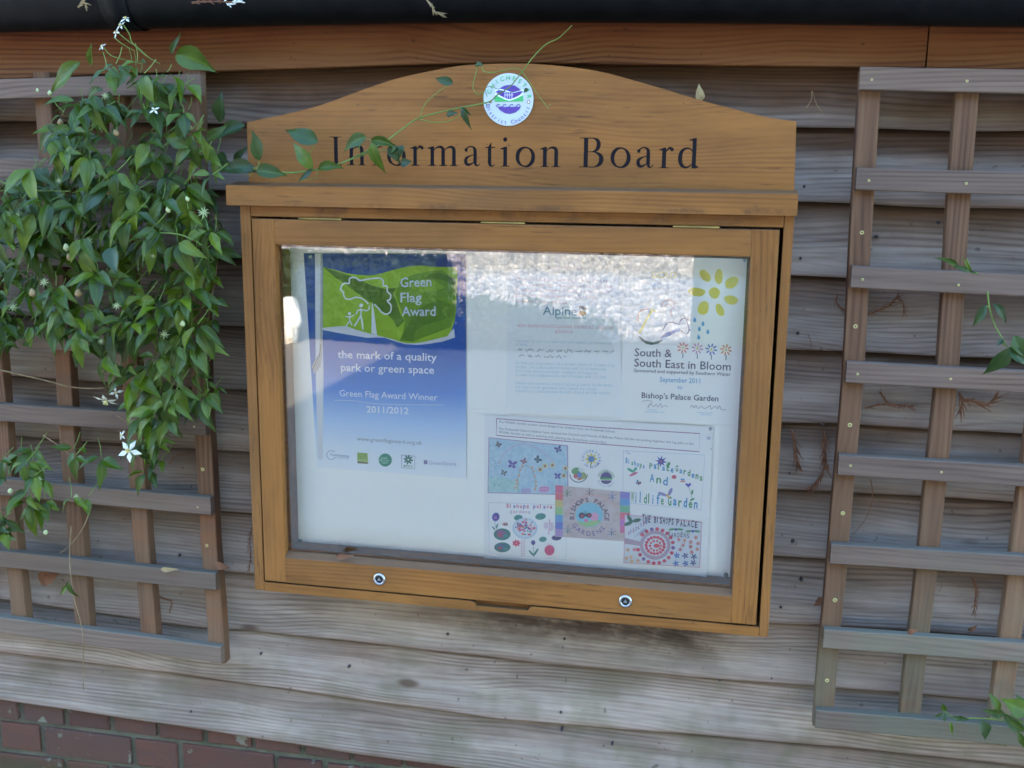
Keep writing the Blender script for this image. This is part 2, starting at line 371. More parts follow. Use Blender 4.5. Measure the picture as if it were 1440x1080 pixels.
# ------------------------------------------------------------------ ground and surroundings (behind the camera, seen in the glass)
tag(MB().add([(-220,-220,0),(220,-220,0),(220,220,0),(-220,220,0)], [(0,1,2,3)]).build('ground', mat_noisy('lawn', (0.03, 0.055, 0.015), (0.06, 0.09, 0.03), 3.0)), kind='structure')
tag(MB().add([(-9,-8.2,0.004),(9,-8.2,0.004),(9,0.0,0.004),(-9,0.0,0.004)], [(0,1,2,3)]).build('gravel_path', mat_noisy('gravel', (0.12, 0.10, 0.075), (0.30, 0.26, 0.20), 45.0, 0.9, 0.4)), kind='structure')
def mat_flint():
    q = N('flint'); p = q.pos()
    cell = q.voro(p, 26.0, 'F1', 1); d = q.voro(p, 26.0, 'F1', 0)
    g = q.sep(cell)[0]
    c = q.ramp(g, [(0.0, (0.0340, 0.0319, 0.0389)), (0.4, (0.1156, 0.1085, 0.1233)), (0.8, (0.2041, 0.1819, 0.1784)), (0.86, (0.3060, 0.2552, 0.2141)), (1.0, (0.3230, 0.2967, 0.2919))])
    c = q.mix(q.step(d, 0.45, 0.62), c, (0.1870, 0.1595, 0.1362))
    q.bump(q.math('SUBTRACT', 1.0, d), 1.0, 0.03)
    return q.set(Base_Color=c, Roughness=0.18)
fw_ = thing('flint_wall', 'sunlit knapped flint wall behind the viewer, mirrored in the glass', 'wall', (-2.0, -8.3, 0))
MB().box((-9.0, -8.6, 0.0), (-0.30, -8.25, 2.1), 0.02).build('flintwork', mat_flint(), fw_)
MB().box((-9.05, -8.66, 2.1), (-0.27, -8.2, 2.22), 0.02).build('coping', M['mortar'], fw_)
def bush(name, label, c, r, seed):
    rr = random.Random(seed); vs = []; fs = []
    b = thing(name, label, 'bush', (c[0], c[1], 0))
    core = MB(); 
    for k in range(2600):
        th = rr.uniform(0, 2*math.pi); ph = math.acos(rr.uniform(-1, 1)); d = Vector((math.sin(ph)*math.cos(th), math.sin(ph)*math.sin(th), math.cos(ph)))
        q = rr.uniform(0.72, 1.0)+0.10*math.sin(5*th+3*ph)
        p = Vector((c[0]+d.x*r[0]*q, c[1]+d.y*r[1]*q, max(0.03, c[2]+d.z*r[2]*q)))
        a = Vector([rr.uniform(-1, 1) for _ in range(3)]).normalized(); e = a.orthogonal().normalized()
        s = 0.05
        core.add([p-a*s, p+e*s*0.5, p+a*s, p-e*s*0.5], [(0, 1, 2, 3)])
    tag(core.build('foliage', M['leafdark'], b), kind='stuff')
    MB().tube([(c[0], c[1], 0), (c[0]+.03, c[1], c[2]), (c[0], c[1]+.03, c[2]+r[2]*0.6)], 0.05, 8, 0.015).build('trunk', M['stemb'], b)
bush('box_bush', 'low rounded bush at the foot of the flint wall, behind the viewer', (-2.35, -7.75, 0.10), (1.45, 0.35, 0.36), 5)
hd = thing('masking_hedge', 'dark hedge added to hide part of the flint wall from the glass, behind the viewer', 'hedge', (-4.6, -7.85, 0))  # added hedge that cuts the sunlit wall's reflection short
MB().box((-6.8, -8.1, 0.0), (-2.58, -7.68, 0.78), 0.03).build('hedge_core', flat('hedge_shade', (0.012, 0.022, 0.008), 0.9), hd)
hl = MB(); rr = random.Random(7)
for k in range(5200):
    x = rr.uniform(-6.8, -2.56); f = rr.random(); y, z = (-7.66+rr.uniform(-.02, .03), rr.uniform(0.02, .80)) if f < 0.75 else (rr.uniform(-8.1, -7.66), 0.79+rr.uniform(-.02, .03))
    a_ = Vector([rr.uniform(-1, 1) for _ in range(3)]).normalized(); e_ = a_.orthogonal().normalized(); p = Vector((x, y, z))
    hl.add([p-a_*.03, p+e_*.016, p+a_*.03, p-e_*.016], [(0, 1, 2, 3)])
tag(hl.build('foliage', M['leafdark'], hd), kind='stuff')
def tree(k, c, h, rad):  # added trees, blocking low sky to deepen lap and eave shadows
    rr = random.Random(50+k)
    t = thing('tree', 'tall leafy tree added beyond the flint wall to block low sky, %s from the left as mirrored in the glass' % ['first', 'second', 'third', 'fourth', 'fifth', 'sixth', 'seventh', 'eighth'][k], 'tree', (c[0], c[1], 0), 'added trees beyond the flint wall')
    MB().tube([(c[0], c[1], 0), (c[0]+.1, c[1]+.1, h*.3), (c[0], c[1], h*.7)], .22, 10, .08).build('trunk', M['stemb'], t)
    mb = MB()
    for j in range(3400):
        th = rr.uniform(0, 6.283); ph = math.acos(rr.uniform(-1, 1)); q = rr.random()**.4; q *= 1+.15*math.sin(4*th+k)*math.sin(3*ph)
        p = Vector((c[0]+rad*q*math.sin(ph)*math.cos(th), c[1]+rad*.7*q*math.sin(ph)*math.sin(th), h*.56+h*.46*q*math.cos(ph)))
        a_ = Vector([rr.uniform(-1, 1) for _ in range(3)]).normalized(); e_ = a_.orthogonal().normalized(); s_ = rr.uniform(.14, .34)
        mb.add([p-a_*s_, p+e_*s_*.6, p+a_*s_, p-e_*s_*.6], [(0, 1, 2, 3)])
    tag(mb.build('crown', M['crown'], t), kind='stuff')
for k, x in enumerate((-17, -12, -7.5, -3.5, 0.8, 5, 9.5, 14.5)): tree(k, (x, -12.5-(k % 2)*1.4), 8.6+(k*7 % 3)*.7, 3.1)
st_ = MB(); rr = random.Random(2); prof_s = []
bm = bmesh.new(); bmesh.ops.create_icosphere(bm, subdivisions=3, radius=1)
for v in bm.verts: v.co = Vector((v.co.x*.15, v.co.y*.13, v.co.z*.24))*(1+.10*math.sin(7*v.co.x+5*v.co.z)+rr.uniform(-.03, .03))+Vector((-3.95, -7.42, .20))
bm.verts.index_update(); st_.add([v.co.copy() for v in bm.verts], [tuple(v.index for v in f.verts) for f in bm.faces]); bm.free()
tag(st_.build('added_boulder', mat_noisy('limestone', (0.5, 0.44, 0.36), (0.75, 0.7, 0.6), 12, 0.9)), 'pale boulder added before the hedge for a light patch in the glass, behind the viewer', 'boulder')  # added stone, mirrored as a light patch in the glass

# ------------------------------------------------------------------ timber building
XL, XR = -2.75, 2.25
shed = thing('timber_building', 'weathered lapped timber building with brick plinth, fascia and black gutter', 'building', (0, 0, 0))
def lapline(pts, Y=0.0):
    P = sorted(((at(x, y, Y).x, at(x, y, Y).z) for x, y in pts))
    return P
laps = [[(300,172),(1125,177),(1200,179),(1340,184)], [(310,267),(1125,283),(1195,286),(1330,293)], [(20,361),(320,363),(1117,388),(1195,391)],
        [(320,457),(1115,490),(1185,493),(1315,500)], [(335,547),(1107,593),(1180,595),(1308,603),(1440,611)],
        [(345,635),(1100,688),(1170,691),(1295,698),(1430,707)], [(350,722),(1092,783),(1163,787)],
        [(350,806),(1085,875),(1157,878),(1275,885),(1405,897)], [(42,848),(288,883),(340,885),(760,931),(1078,960),(1145,965),(1265,975),(1395,985)],
        [(0,915),(220,943),(480,980),(720,1012),(1130,1047),(1310,1063)]]
L = [lapline(l) for l in laps]
L[2] = L[2][1:]
bot = lapline([(0,985),(240,1020),(480,1055)]); bot.append((0.2, bot[-1][1]-0.008))
L.append(bot)
def fz(pts): return lapline(pts, -0.03)
fas_b = fz([(0,112),(180,104),(345,98),(720,88),(960,91),(1205,95),(1440,98)])
fas_t = [(x, z+0.125) for x, z in fas_b]
secs = [(0.0, 0.0), (-0.0012, 0.02), (0.0, 0.05), (0.005, 0.35), (0.010, 0.7), (0.016, 1.0), (0.024, 1.0), (0.019, 0.0)]
nx = 90
for i, bl in enumerate(L):
    up = L[i-1] if i else [(x, z+0.05) for x, z in fas_b]
    vs = []; uv = []; fs = []; ns = len(secs); ph = rnd.uniform(0, 9)
    for j in range(nx+1):
        x = XL+(XR-XL)*j/nx
        zb = lerp_tab(bl, x)+0.0012*math.sin(x*6+ph)+0.0007*math.sin(x*23+ph*2); zt = lerp_tab(up, x)+0.018
        if i == 10: zb += 0.004*math.sin(x*3.1)
        cup = 0.0018*math.sin(x*2.2+ph)
        for (y, t) in secs:
            vs.append((x, y+cup*(1-t), zb+(zt-zb)*t)); uv.append((x, t))
    for j in range(nx):
        for k in range(ns):
            a = j*ns+k; b = j*ns+(k+1) % ns
            fs.append((a, a+ns, b+ns, b))
    fs.append(tuple(range(ns))); fs.append(tuple(nx*ns+k for k in range(ns-1, -1, -1)))
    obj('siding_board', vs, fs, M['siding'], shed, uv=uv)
# wall behind the boards, gables, back wall and roof
wb = MB(); wb.box((XL+0.02, 0.045, 0.0), (XR-0.02, 0.12, 1.93)); wb.box((XL+.02, 4.2, 0), (XR-.02, 4.3, 1.93))
wb.prism([(0, 0)]*0 or [(XL+0.03, 0), (XL+0.10, 0), (XL+0.10, 1.9), (XL+0.03, 1.9)], 0.12, 4.2)
wb.prism([(XR-0.10, 0), (XR-0.03, 0), (XR-0.03, 1.9), (XR-0.10, 1.9)], 0.12, 4.2)
wb.build('inner_wall', M['stemb'], shed)
def fascia_piece(x0, x1):
    vs = []; uv = []; fs = []; n = 60; sc = [(-0.028, 0.0), (-0.03, 0.015), (-0.031, 0.5), (-0.03, 1.0), (-0.006, 1.0), (-0.006, 0.0)]; ns = 6
    for j in range(n+1):
        x = x0+(x1-x0)*j/n; zb = lerp_tab(fas_b, x)+0.0008*math.sin(9*x); 
        for y, t in sc: vs.append((x, y, zb+0.125*t)); uv.append((x, t))
    for j in range(n):
        for k in range(ns):
            a = j*ns+k; b = j*ns+(k+1) % ns; fs.append((a, a+ns, b+ns, b))
    fs.append(tuple(range(ns))); fs.append(tuple(n*ns+k for k in range(ns-1, -1, -1)))
    obj('fascia_board', vs, fs, M['fascia'], shed, uv=uv)
xj = at(1303, 80, -0.03).x
fascia_piece(XL, xj-0.0012); fascia_piece(xj+0.0012, XR)
# gutter: half-round channel following the eave
YG = -0.090; rg = 0.058
gl_tab = [(at(x, y, YG).x, at(x, y, YG).z+rg) for x, y in [(0,46),(360,37),(720,31),(1080,34),(1440,39)]]
def gutter_piece(x0, x1, r, th, name, parent=shed, n=50):
    vs = []; fs = []; K = 14
    for j in range(n+1):
        x = x0+(x1-x0)*j/n; zc = lerp_tab(gl_tab, x)
        ring = [(r, a) for a in range(K+1)]+[(r-th, a) for a in range(K, -1, -1)]
        for rr_, a in ring:
            q = math.pi*a/K; vs.append((x, YG-math.cos(q)*rr_, zc-math.sin(q)*rr_))
        vs.append((x, YG-r+0.003, zc+0.004)) if False else None
    ns = 2*(K+1)
    for j in range(n):
        for k in range(ns):
            a = j*ns+k; b = j*ns+(k+1) % ns; fs.append((a, b, b+ns, a+ns))
    fs.append(tuple(range(ns-1, -1, -1))); fs.append(tuple(n*ns+k for k in range(ns)))
    return obj(name, vs, fs, M['gutter'], parent, smooth=True)
gut = gutter_piece(XL, XR, rg, 0.0025, 'gutter')
rim = MB().tube([(XL+(XR-XL)*k/40, YG-rg, lerp_tab(gl_tab, XL+(XR-XL)*k/40)) for k in range(41)], 0.0035, 8)
rim.build('gutter_lip', M['gutter'], gut, True)
xa = at(143, 30, -0.14).x; xb = at(180, 30, -0.14).x
gutter_piece(xa, xb, rg+0.0035, 0.0035, 'gutter_joint', gut, 2)
roof = MB()
roof.add([(XL-.1,-0.115,1.965),(XR+.1,-0.115,1.965),(XR+.1,2.2,3.62),(XL-.1,2.2,3.62),(XL-.1,-0.115,1.99),(XR+.1,-0.115,1.99),(XR+.1,2.2,3.65),(XL-.1,2.2,3.65)],
         [(0,3,2,1),(4,5,6,7),(0,1,5,4),(1,2,6,5),(2,3,7,6),(3,0,4,7)])
roof.add([(XL-.1,4.5,1.965),(XR+.1,4.5,1.965),(XR+.1,2.2,3.62),(XL-.1,2.2,3.62),(XL-.1,4.5,1.99),(XR+.1,4.5,1.99),(XR+.1,2.2,3.65),(XL-.1,2.2,3.65)],
         [(0,3,2,1),(4,5,6,7),(0,1,5,4),(1,2,6,5),(2,3,7,6),(3,0,4,7)])
roof.add([(XL,0.1,1.9),(XL,4.2,1.9),(XL,2.2,3.6),(XL+.04,0.1,1.9),(XL+.04,4.2,1.9),(XL+.04,2.2,3.6)], [(0,1,2),(5,4,3)])
roof.add([(XR,0.1,1.9),(XR,4.2,1.9),(XR,2.2,3.6),(XR-.04,0.1,1.9),(XR-.04,4.2,1.9),(XR-.04,2.2,3.6)], [(0,2,1),(5,3,4)])
roof.build('roof', M['roof'], shed)
# soffit strip behind the gutter
MB().box((XL, -0.030, 1.902), (XR, 0.04, 1.914)).build('soffit', M['roof'], shed)
# nails and knots with their own relief
nails = [(168,56,0),(1131,262,0),(1126,363,0),(1122,468,0),(1157,596,0),(1110,665,0),(1115,760,0),(1127,815,0),(1098,853,0),(253,780,0),(157,907,0),(515,903,0),(630,891,0),(367,919,0),
         (1012,956,0),(794,898,0),(1085,953,0),(789,1001,0),(861,1046,0),(790,1026,0),(1233,333,0),(491,937,0),(269,1000,0),(1320,313,0),(1407,868,0)]
for x, y, k in nails[1:]:
    p = at(x, y, 0.003); r = rnd.uniform(0.0022, 0.0033)
    MB().lathe((p.x, 0.006, p.z), (0, -1, 0), [(r, -0.01), (r, 0.006), (r*0.6, 0.008)], 10).build('nail', M['nail'], shed)
# brick plinth in flemish bond
pl = MB().box((XL, 0.022, 0.0), (XR, 0.2, 0.49)).build('brick_plinth', M['mortar'], shed)
YB = 0.0155
ztop = at(30, 988, YB).z+0.022
row0 = at(32, 1000, YB).x
def brick(x0, x1, z0, z1):
    a = [rnd.uniform(-0.002, 0.002) for _ in range(5)]
    mb_ = MB().box((x0+a[0], YB+a[1]*1.4, z0+a[2]*.6), (x1+a[3], 0.06, z1+a[4]*.6), 0.0045)
    for v in mb_.v: v += Vector((rnd.uniform(-1, 1)*.0012, rnd.uniform(-1, 1)*.0015, rnd.uniform(-1, 1)*.0014))
    mb_.build('brick', M['brick'], pl)
zz = ztop
for row in range(6):
    z1 = zz; z0 = zz-0.065; zz = z0-0.012
    if z0 < 0: z0 = 0.002
    if row == 0:
        x = row0-0.1125*10
        while x < XR-0.2:
            if x > XL: brick(x, x+0.101, z0, z1)
            x += 0.1125
    else:
        ref = at(63, 1040, YB).x if row % 2 else at(63, 1040, YB).x+0.163
        x = ref-0.3375*6; k = 0
        while x < XR-0.25:
            wdt = 0.214 if k % 2 == 0 else 0.1015
            if x > XL: brick(x, x+wdt, z0, z1)
            x += wdt+0.011; k += 1

# ------------------------------------------------------------------ trellises
def sweep(name, axis, path, hw, y0, y1, mat, parent, seed=0, n=14, ch=0.0016):
    """square batten; path = list of (a, b): a along axis, b the other coordinate of its centre"""
    rr = random.Random(seed); vs = []; fs = []
    a0, a1 = path[0][0], path[-1][0]; c1 = rr.uniform(0, 6)
    sec = [(-hw+ch, 0), (hw-ch, 0), (hw, ch), (hw, 1), (-hw, 1), (-hw, ch)]
    for j in range(n+1):
        a = a0+(a1-a0)*j/n; b = lerp_tab(path, a)+0.0006*math.sin(a*14+c1); dy = 0.0008*math.sin(a*5+c1)
        for o_, q in sec:
            y = (y0+q if q < 0.5 else y1)+dy
            vs.append((a, y, b+o_) if axis == 'X' else (b+o_, y, a))
    ns = 6
    for j in range(n):
        for k in range(ns):
            p = j*ns+k; r_ = j*ns+(k+1) % ns; fs.append((p, r_, r_+ns, p+ns) if axis == 'Z' else (p, p+ns, r_+ns, r_))
    e0 = tuple(range(ns)); e1 = tuple(n*ns+k for k in range(ns-1, -1, -1))
    fs += [e0, e1] if axis == 'X' else [e0[::-1], e1[::-1]]
    return obj(name, vs, fs, mat, parent)
YT = -0.073; TH, TV = 0.017, 0.024
def screw_at(px, py, Y, parent, big=True):
    p = at(px, py, Y); r = 0.0042 if big else 0.0024
    s = MB().lathe((p.x, Y+0.001, p.z), (0, -1, 0), [(r, -0.004), (r, 0.0005), (r*0.8, 0.0016), (r*0.35, 0.0016), (r*0.3, 0.0004)], 12).build('screw', M['screw'], parent, True)
tr = thing('trellis', 'wooden trellis right of the notice board, mostly bare greyed battens', 'trellis', at(1150, 1030, -0.05), 'wooden trellises on the wall')
slats_r = [((1208,97),(1208,127),(1440,131)), ((1203,238),(1203,267),(1440,275)), ((1196,377),(1196,405),(1440,417)), ((1189,510),(1189,538),(1440,553)),
           ((1178,638),(1178,668),(1440,685)), ((1167,763),(1167,793),(1440,810)), ((1157,883),(1157,912),(1440,932)), ((1146,996),(1146,1024),(1440,1050))]
for i, (t_, b_, e_) in enumerate(slats_r):
    A = at(*b_, YT); B = at(*e_, YT); T = at(*t_, YT); h = 0.0365
    sl_ = (B.z-A.z)/(B.x-A.x); XE = 2.0
    sweep('slat', 'X', [(A.x, A.z+h/2), (B.x, B.z+h/2), (XE, B.z+h/2+sl_*0.3*(XE-B.x))], h/2, YT, YT+TH, M['th'], tr, i)
rv = [[(1222,130),(1214,270),(1207,405),(1199,540),(1188,670),(1177,793),(1165,913),(1159,995)],
      [(1360,130),(1350,270),(1341,415),(1331,545),(1317,675),(1304,800),(1288,925),(1281,1000)]]
YV = YT+TH+0.0003
cols = []
for k, pts in enumerate(rv):
    P = sorted((at(x, y, YV).z, at(x, y, YV).x) for x, y in pts); cols.append(P)
zt_, zb_ = at(1222, 99, YV).z, at(1155, 1022, YV).z
last = cols[-1]
for k in range(2, 9): cols.append([(z, x+0.1515*(k-1)) for z, x in last])
for k, P in enumerate(cols):
    P = [(zb_, P[0][1])]+P+[(zt_, P[-1][1])]
    sweep('post_slat', 'Z', P, 0.0175, YV, YV+TV, M['tv'], tr, 40+k)
for x, y in [(1218,191),(1212,327),(1203,459),(1195,598),(1185,722),(1174,844),(1163,957)]: screw_at(x, y, YV, tr)
for x, y in [(1226,112),(1360,114),(1222,254),(1359,258),(1213,393),(1348,401),(1206,526),(1337,533),(1196,655),(1324,664)]: screw_at(x, y, YT, tr, False)
tl = thing('trellis', 'wooden trellis left of the notice board, overgrown by green clematis', 'trellis', at(300, 930, -0.05), 'wooden trellises on the wall')
zr = [0.100, -0.030, -0.1625, -0.294]
slats_l = [((0,139),(180,135),283), ((0,250),(150,252),285), ((0,372),(150,378),288), ((0,488),(150,497),291), ((0,592),(290,613),290), ((0,697),(297,725),297), ((0,798),(305,831),304), ((0,890),(310,933),311)]
for i, (a_, b_, xe) in enumerate(slats_l):
    A = at(*a_, YT); B = at(*b_, YT); h = 0.0365; xend = at(xe, b_[1], YT).x; s_ = (B.z-A.z)/(B.x-A.x)
    sweep('slat', 'X', [(-2.5, A.z+h/2+(A.z-B.z)*0.3), (A.x, A.z+h/2), (xend, B.z+h/2+s_*(xend-B.x))], h/2, YT, YT+TH, M['th'], tl, 70+i)
l7 = [(-2.5, at(0,890,YT).z+(at(0,890,YT).z-at(310,933,YT).z)*0.3), (at(0,890,YT).x, at(0,890,YT).z), (at(310,933,YT).x, at(310,933,YT).z)]
lv = [[(271,160),(274,315),(282,573),(287,640),(292,753),(302,858)], None, [(62,170),(87,507),(90,553),(94,623),(105,753),(113,840)]]
c0 = sorted((at(x, y, YV).z, at(x, y, YV).x) for x, y in lv[0]); c2 = sorted((at(x, y, YV).z, at(x, y, YV).x) for x, y in lv[2])
x0m = sum(p[1] for p in c0)/len(c0)
colsl = [c0, [(z, lerp_tab(c0, z)*0.5+lerp_tab(c2, z)*0.5) for z, x in c0], c2]+[[(z, x-0.1515*k) for z, x in c2] for k in range(1, 9)]
zt_, zb_ = at(271, 100, YV).z, at(305, 932, YV).z
for k, P in enumerate(colsl):
    zb2_ = zb_ if k == 0 else lerp_tab(l7, P[0][1])+0.006
    sweep('post_slat', 'Z', [(zb2_, P[0][1])]+[q_ for q_ in P if q_[0] > zb2_+.02]+[(zt_, P[-1][1])], 0.0175, YV, YV+TV, M['tv'], tl, 90+k)
for x, y in [(268,180),(272,311),(285,660),(291,767),(299,870)]: screw_at(x, y, YV, tl)
for x, y in [(273,600),(278,713),(52,127),(82,589)]: screw_at(x, y, YT, tl, False)

# ------------------------------------------------------------------ notice board
YC = -0.1455; YH = -0.124; YL = -0.1640; YP = YC+0.068; YGL = YC+0.014
nb = thing('notice_board', 'oak coloured notice board case with arched header reading Information Board', 'notice board', at(720, 880, -0.07))
def X_(px, py, Y=YC): return at(px, py, Y).x
def Z_(px, py, Y=YC): return at(px, py, Y).z
cx0, cx1 = (X_(333,292)+X_(362,833))/2, (X_(1118,298)+X_(1080,893))/2
dx0, dx1 = (X_(353,308)+X_(374,820))/2, (X_(1097,322)+X_(1063,875))/2
dz1 = (Z_(353,308)+Z_(1097,322))/2; dz0 = (Z_(374,820)+Z_(1063,875))/2
cz0 = (Z_(362,833)+Z_(1080,893))/2
lzt = (Z_(318,262,YL)+Z_(1122,270,YL))/2; lzb = (Z_(318,290,YL)+Z_(1122,302,YL))/2
lx0, lx1 = X_(318,276,YL), X_(1122,285,YL)
ox0, ox1 = (X_(386,343)+X_(402,782))/2, (X_(1056,362)+X_(1029,832))/2
oz1 = (Z_(386,343)+Z_(1056,362))/2; oz0 = (Z_(402,786)+Z_(1028,835))/2
top_c = lzt-0.004
ch = 0.0022
def cube(name, a, b, mat, c=ch, parent=nb): return MB().box(a, b, c).build(name, mat, parent)
g1, g2 = 0.004, 0.007
fr = MB().box((cx0, YC, cz0), (dx0-0.0025, -0.002, lzb-0.0005), ch).build('side_rail', M['oakv'], nb)
MB().box((dx1+0.0060, YC, cz0), (cx1, -0.002, lzb-0.0005), ch).build('side_rail', M['oakv'], nb)
cube('top_rail', (dx0-0.0022, YC, dz1+0.0035), (dx1+0.0058, -0.004, lzb-0.0005), M['oak'])
# bottom rail with the scooped finger notch
nx0, nx1 = X_(660, 850), X_(752, 866); zt = dz0-0.0035; nd = 0.0085
pts = [(dx0-0.0022, cz0), (dx1+0.0058, cz0), (dx1+0.0058, zt)]
for k in range(9):
    t = k/8; pts.append((nx1-0.012*math.sin(t*math.pi/2), zt-nd*(1-math.cos(t*math.pi/2))))
for k in range(9):
    t = k/8; pts.append((nx0+0.012*math.cos(t*math.pi/2), zt-nd*(1-math.sin(t*math.pi/2))))
pts.append((dx0-0.0022, zt))
MB().prism(pts, YC, YC+0.012).build('bottom_rail', M['oak'], nb)
cube('case_floor', (dx0-0.0022, YC+0.0122, cz0+0.001), (dx1+0.0058, -0.004, zt-0.0005), M['oak'])
# ledge
LM = MB()
for_p = [(YL, lzb), (YL, lzt-0.001), (YL+0.001, lzt), (YH+0.004, lzt+0.005), (YH+0.02, lzt+0.005), (YH+0.02, lzb)]
vs = [(lx0, y, z) for y, z in for_p]+[(lx1, y, z) for y, z in for_p]; n_ = 6
LM.add(vs, [tuple(range(n_)), tuple(range(2*n_-1, n_-1, -1))]+[(i, i+n_, (i+1) % n_+n_, (i+1) % n_) for i in range(n_)])
LM.build('ledge', M['oak'], nb)
# ---- header board with engraved serif lettering
hp = [(347,172),(420,152),(439,151.5),(514,125),(564,109),(637,94),(675,90.5),(720,89.5),(767,91),(840,100),(914,119.6),(975,138),(1030,153),(1079,165),(1120,171)]
tp = [(at(x, y, YH).x, at(x, y, YH).z) for x, y in hp if (x, y) != (420,152)]
sm = smooth_pts([(x, 0, z) for x, z in tp], 5)
hx0, hx1 = at(348, 200, YH).x, at(1121, 200, YH).x
prof = [(hx0, lzt+0.0045), (hx1, lzt+0.0045)]+[(min(max(p.x, hx0), hx1), p.z) for p in reversed(sm)]
def stroke_poly(P, W, n=6, closed=False):
    """list of quads (2-D) along a smooth centreline P with widths W"""
    Q = smooth_pts([(x, y, w_) for (x, y), w_ in zip(P, W)], n) if not closed else smooth_pts([(x, y, w_) for (x, y), w_ in zip(P, W)], n)
    Lft = []; Rgt = []
    for i, q in enumerate(Q):
        a = Q[max(i-1, 0)]; b = Q[min(i+1, len(Q)-1)]
        if closed and i in (0, len(Q)-1): a = Q[-2]; b = Q[1]
        t = Vector((b.x-a.x, b.y-a.y)); t = t.normalized() if t.length else Vector((1, 0)); nn = Vector((-t.y, t.x))
        Lft.append((q.x+nn.x*q.z/2, q.y+nn.y*q.z/2)); Rgt.append((q.x-nn.x*q.z/2, q.y-nn.y*q.z/2))
    return Lft, Rgt
def disc(x, y, r, n=14): return [(x+r*math.cos(2*math.pi*k/n), y+r*math.sin(2*math.pi*k/n)) for k in range(n)]
ST = 0.092
def G(ch_):
    """serif glyph: (advance, polygons, strokes)"""
    P = []; S = []
    def stem(x0, y0, y1, w_=ST): P.append([(x0, y0), (x0+w_, y0), (x0+w_, y1), (x0, y1)])
    def serif(x0, x1, s0, s1, y, up=1):       # bracketed foot
        e = 0.018*up; f = 0.045*up
        P.append([(x0, y), (x1, y), (x1, y+e*0.7), (s1+0.012, y+e), (s1, y+f), (s0, y+f), (s0-0.012, y+e), (x0, y+e*0.7)] if up > 0 else
                 [(x0, y+e*0.7), (s0-0.012, y+e), (s0, y+f), (s1, y+f), (s1+0.012, y+e), (x1, y+e*0.7), (x1, y), (x0, y)])
    def flag(x, y): P.append([(x-0.075, y-0.055), (x+0.02, y-0.065), (x+ST*0.95, y), (x+0.06, y+0.005), (x-0.075, y-0.04)])
    if ch_ == 'I': stem(.12, 0, .66, .1); serif(.02, .32, .12, .22, 0); serif(.02, .32, .12, .22, .66, -1); return .35, P, S
    if ch_ in 'nm':
        xs = [.09, .35] if ch_ == 'n' else [.09, .35, .61]
        for k, x in enumerate(xs):
            stem(x, 0, .44 if k == 0 else .34); serif(x-.065, x+ST+.06, x, x+ST, 0)
            if k: S.append(([(xs[k-1]+ST-.01, .36), (x-.10, .425), (x-.02, .435), (x+.035, .40), (x+ST/2, .33), (x+ST/2, .25)], [.02, .035, .06, .08, ST, ST]))
        flag(.09, .45); return (.52 if ch_ == 'n' else .79), P, S
    if ch_ == 'f':
        stem(.12, 0, .56); serif(.03, .30, .12, .12+ST, 0); P.append([(.03, .42), (.31, .42), (.31, .445), (.03, .445)])
        S.append(([(.12+ST/2, .52), (.175, .60), (.22, .655), (.29, .665), (.33, .65)], [ST, .085, .05, .03, .03])); P.append(disc(.335, .625, .037)); return .34, P, S
    if ch_ == 'o':
        for a0_ in (-8, 172):
            an_ = [R(a0_+196*k/8) for k in range(9)]
            S.append(([(.25+.185*math.cos(t), .222+.212*math.sin(t)) for t in an_], [.028+.066*abs(math.cos(t+0.2))**1.2 for t in an_]))
        return .50, P, S
    if ch_ == 'r':
        stem(.09, 0, .44); serif(.025, .26, .09, .09+ST, 0); flag(.09, .45)
        S.append(([(.17, .35), (.205, .405), (.25, .44), (.295, .435)], [.02, .035, .055, .06])); P.append(disc(.305, .41, .042)); return .35, P, S
    if ch_ == 'a':
        stem(.26, .08, .34, .085); S.append(([(.302, .32), (.29, .40), (.23, .445), (.15, .44), (.095, .39)], [.085, .07, .035, .03, .04])); P.append(disc(.088, .37, .04))
        S.append(([(.28, .27), (.18, .235), (.09, .175), (.085, .08), (.14, .035), (.21, .055), (.27, .10)], [.022, .032, .07, .085, .065, .04, .022]))
        S.append(([(.302, .10), (.32, .035), (.365, .02), (.42, .065)], [.085, .06, .03, .02])); return .45, P, S
    if ch_ == 't':
        stem(.085, .09, .44, .085); P.append([(.085, .438), (.17, .438), (.17, .56), (.145, .52)]); P.append([(.02, .42), (.26, .42), (.26, .445), (.03, .445), (.02, .43)])
        S.append(([(.1275, .11), (.14, .04), (.19, .012), (.25, .05)], [.085, .07, .035, .02])); return .29, P, S
    if ch_ == 'i':
        stem(.09, 0, .44); serif(.02, .25, .09, .09+ST, 0); flag(.09, .45); P.append(disc(.135, .61, .05)); return .29, P, S
    if ch_ == 'B':
        stem(.12, .005, .655, .1); P.append([(.02, 0), (.30, 0), (.30, .02), (.02, .018)]); P.append([(.02, .642), (.30, .64), (.30, .66), (.02, .66)])
        S.append(([(.21, .65), (.33, .648), (.43, .60), (.455, .50), (.42, .40), (.33, .355), (.21, .348)], [.02, .025, .075, .1, .075, .025, .02]))
        S.append(([(.21, .348), (.36, .345), (.49, .28), (.525, .175), (.48, .07), (.36, .012), (.21, .011)], [.02, .025, .08, .108, .08, .025, .02])); return .64, P, S
    if ch_ == 'd':
        stem(.335, .03, .655, .09); P.append([(.26, .615), (.34, .60), (.425, .66), (.40, .665), (.26, .63)]); P.append([(.42, .075), (.49, .035), (.49, .022), (.42, .0), (.335, .0), (.335, .06)])
        S.append(([(.35, .36), (.28, .43), (.19, .435), (.10, .36), (.075, .22), (.10, .09), (.18, .025), (.26, .035), (.35, .10)], [.02, .03, .045, .08, .095, .085, .055, .035, .02])); return .52, P, S
    return .25, P, S
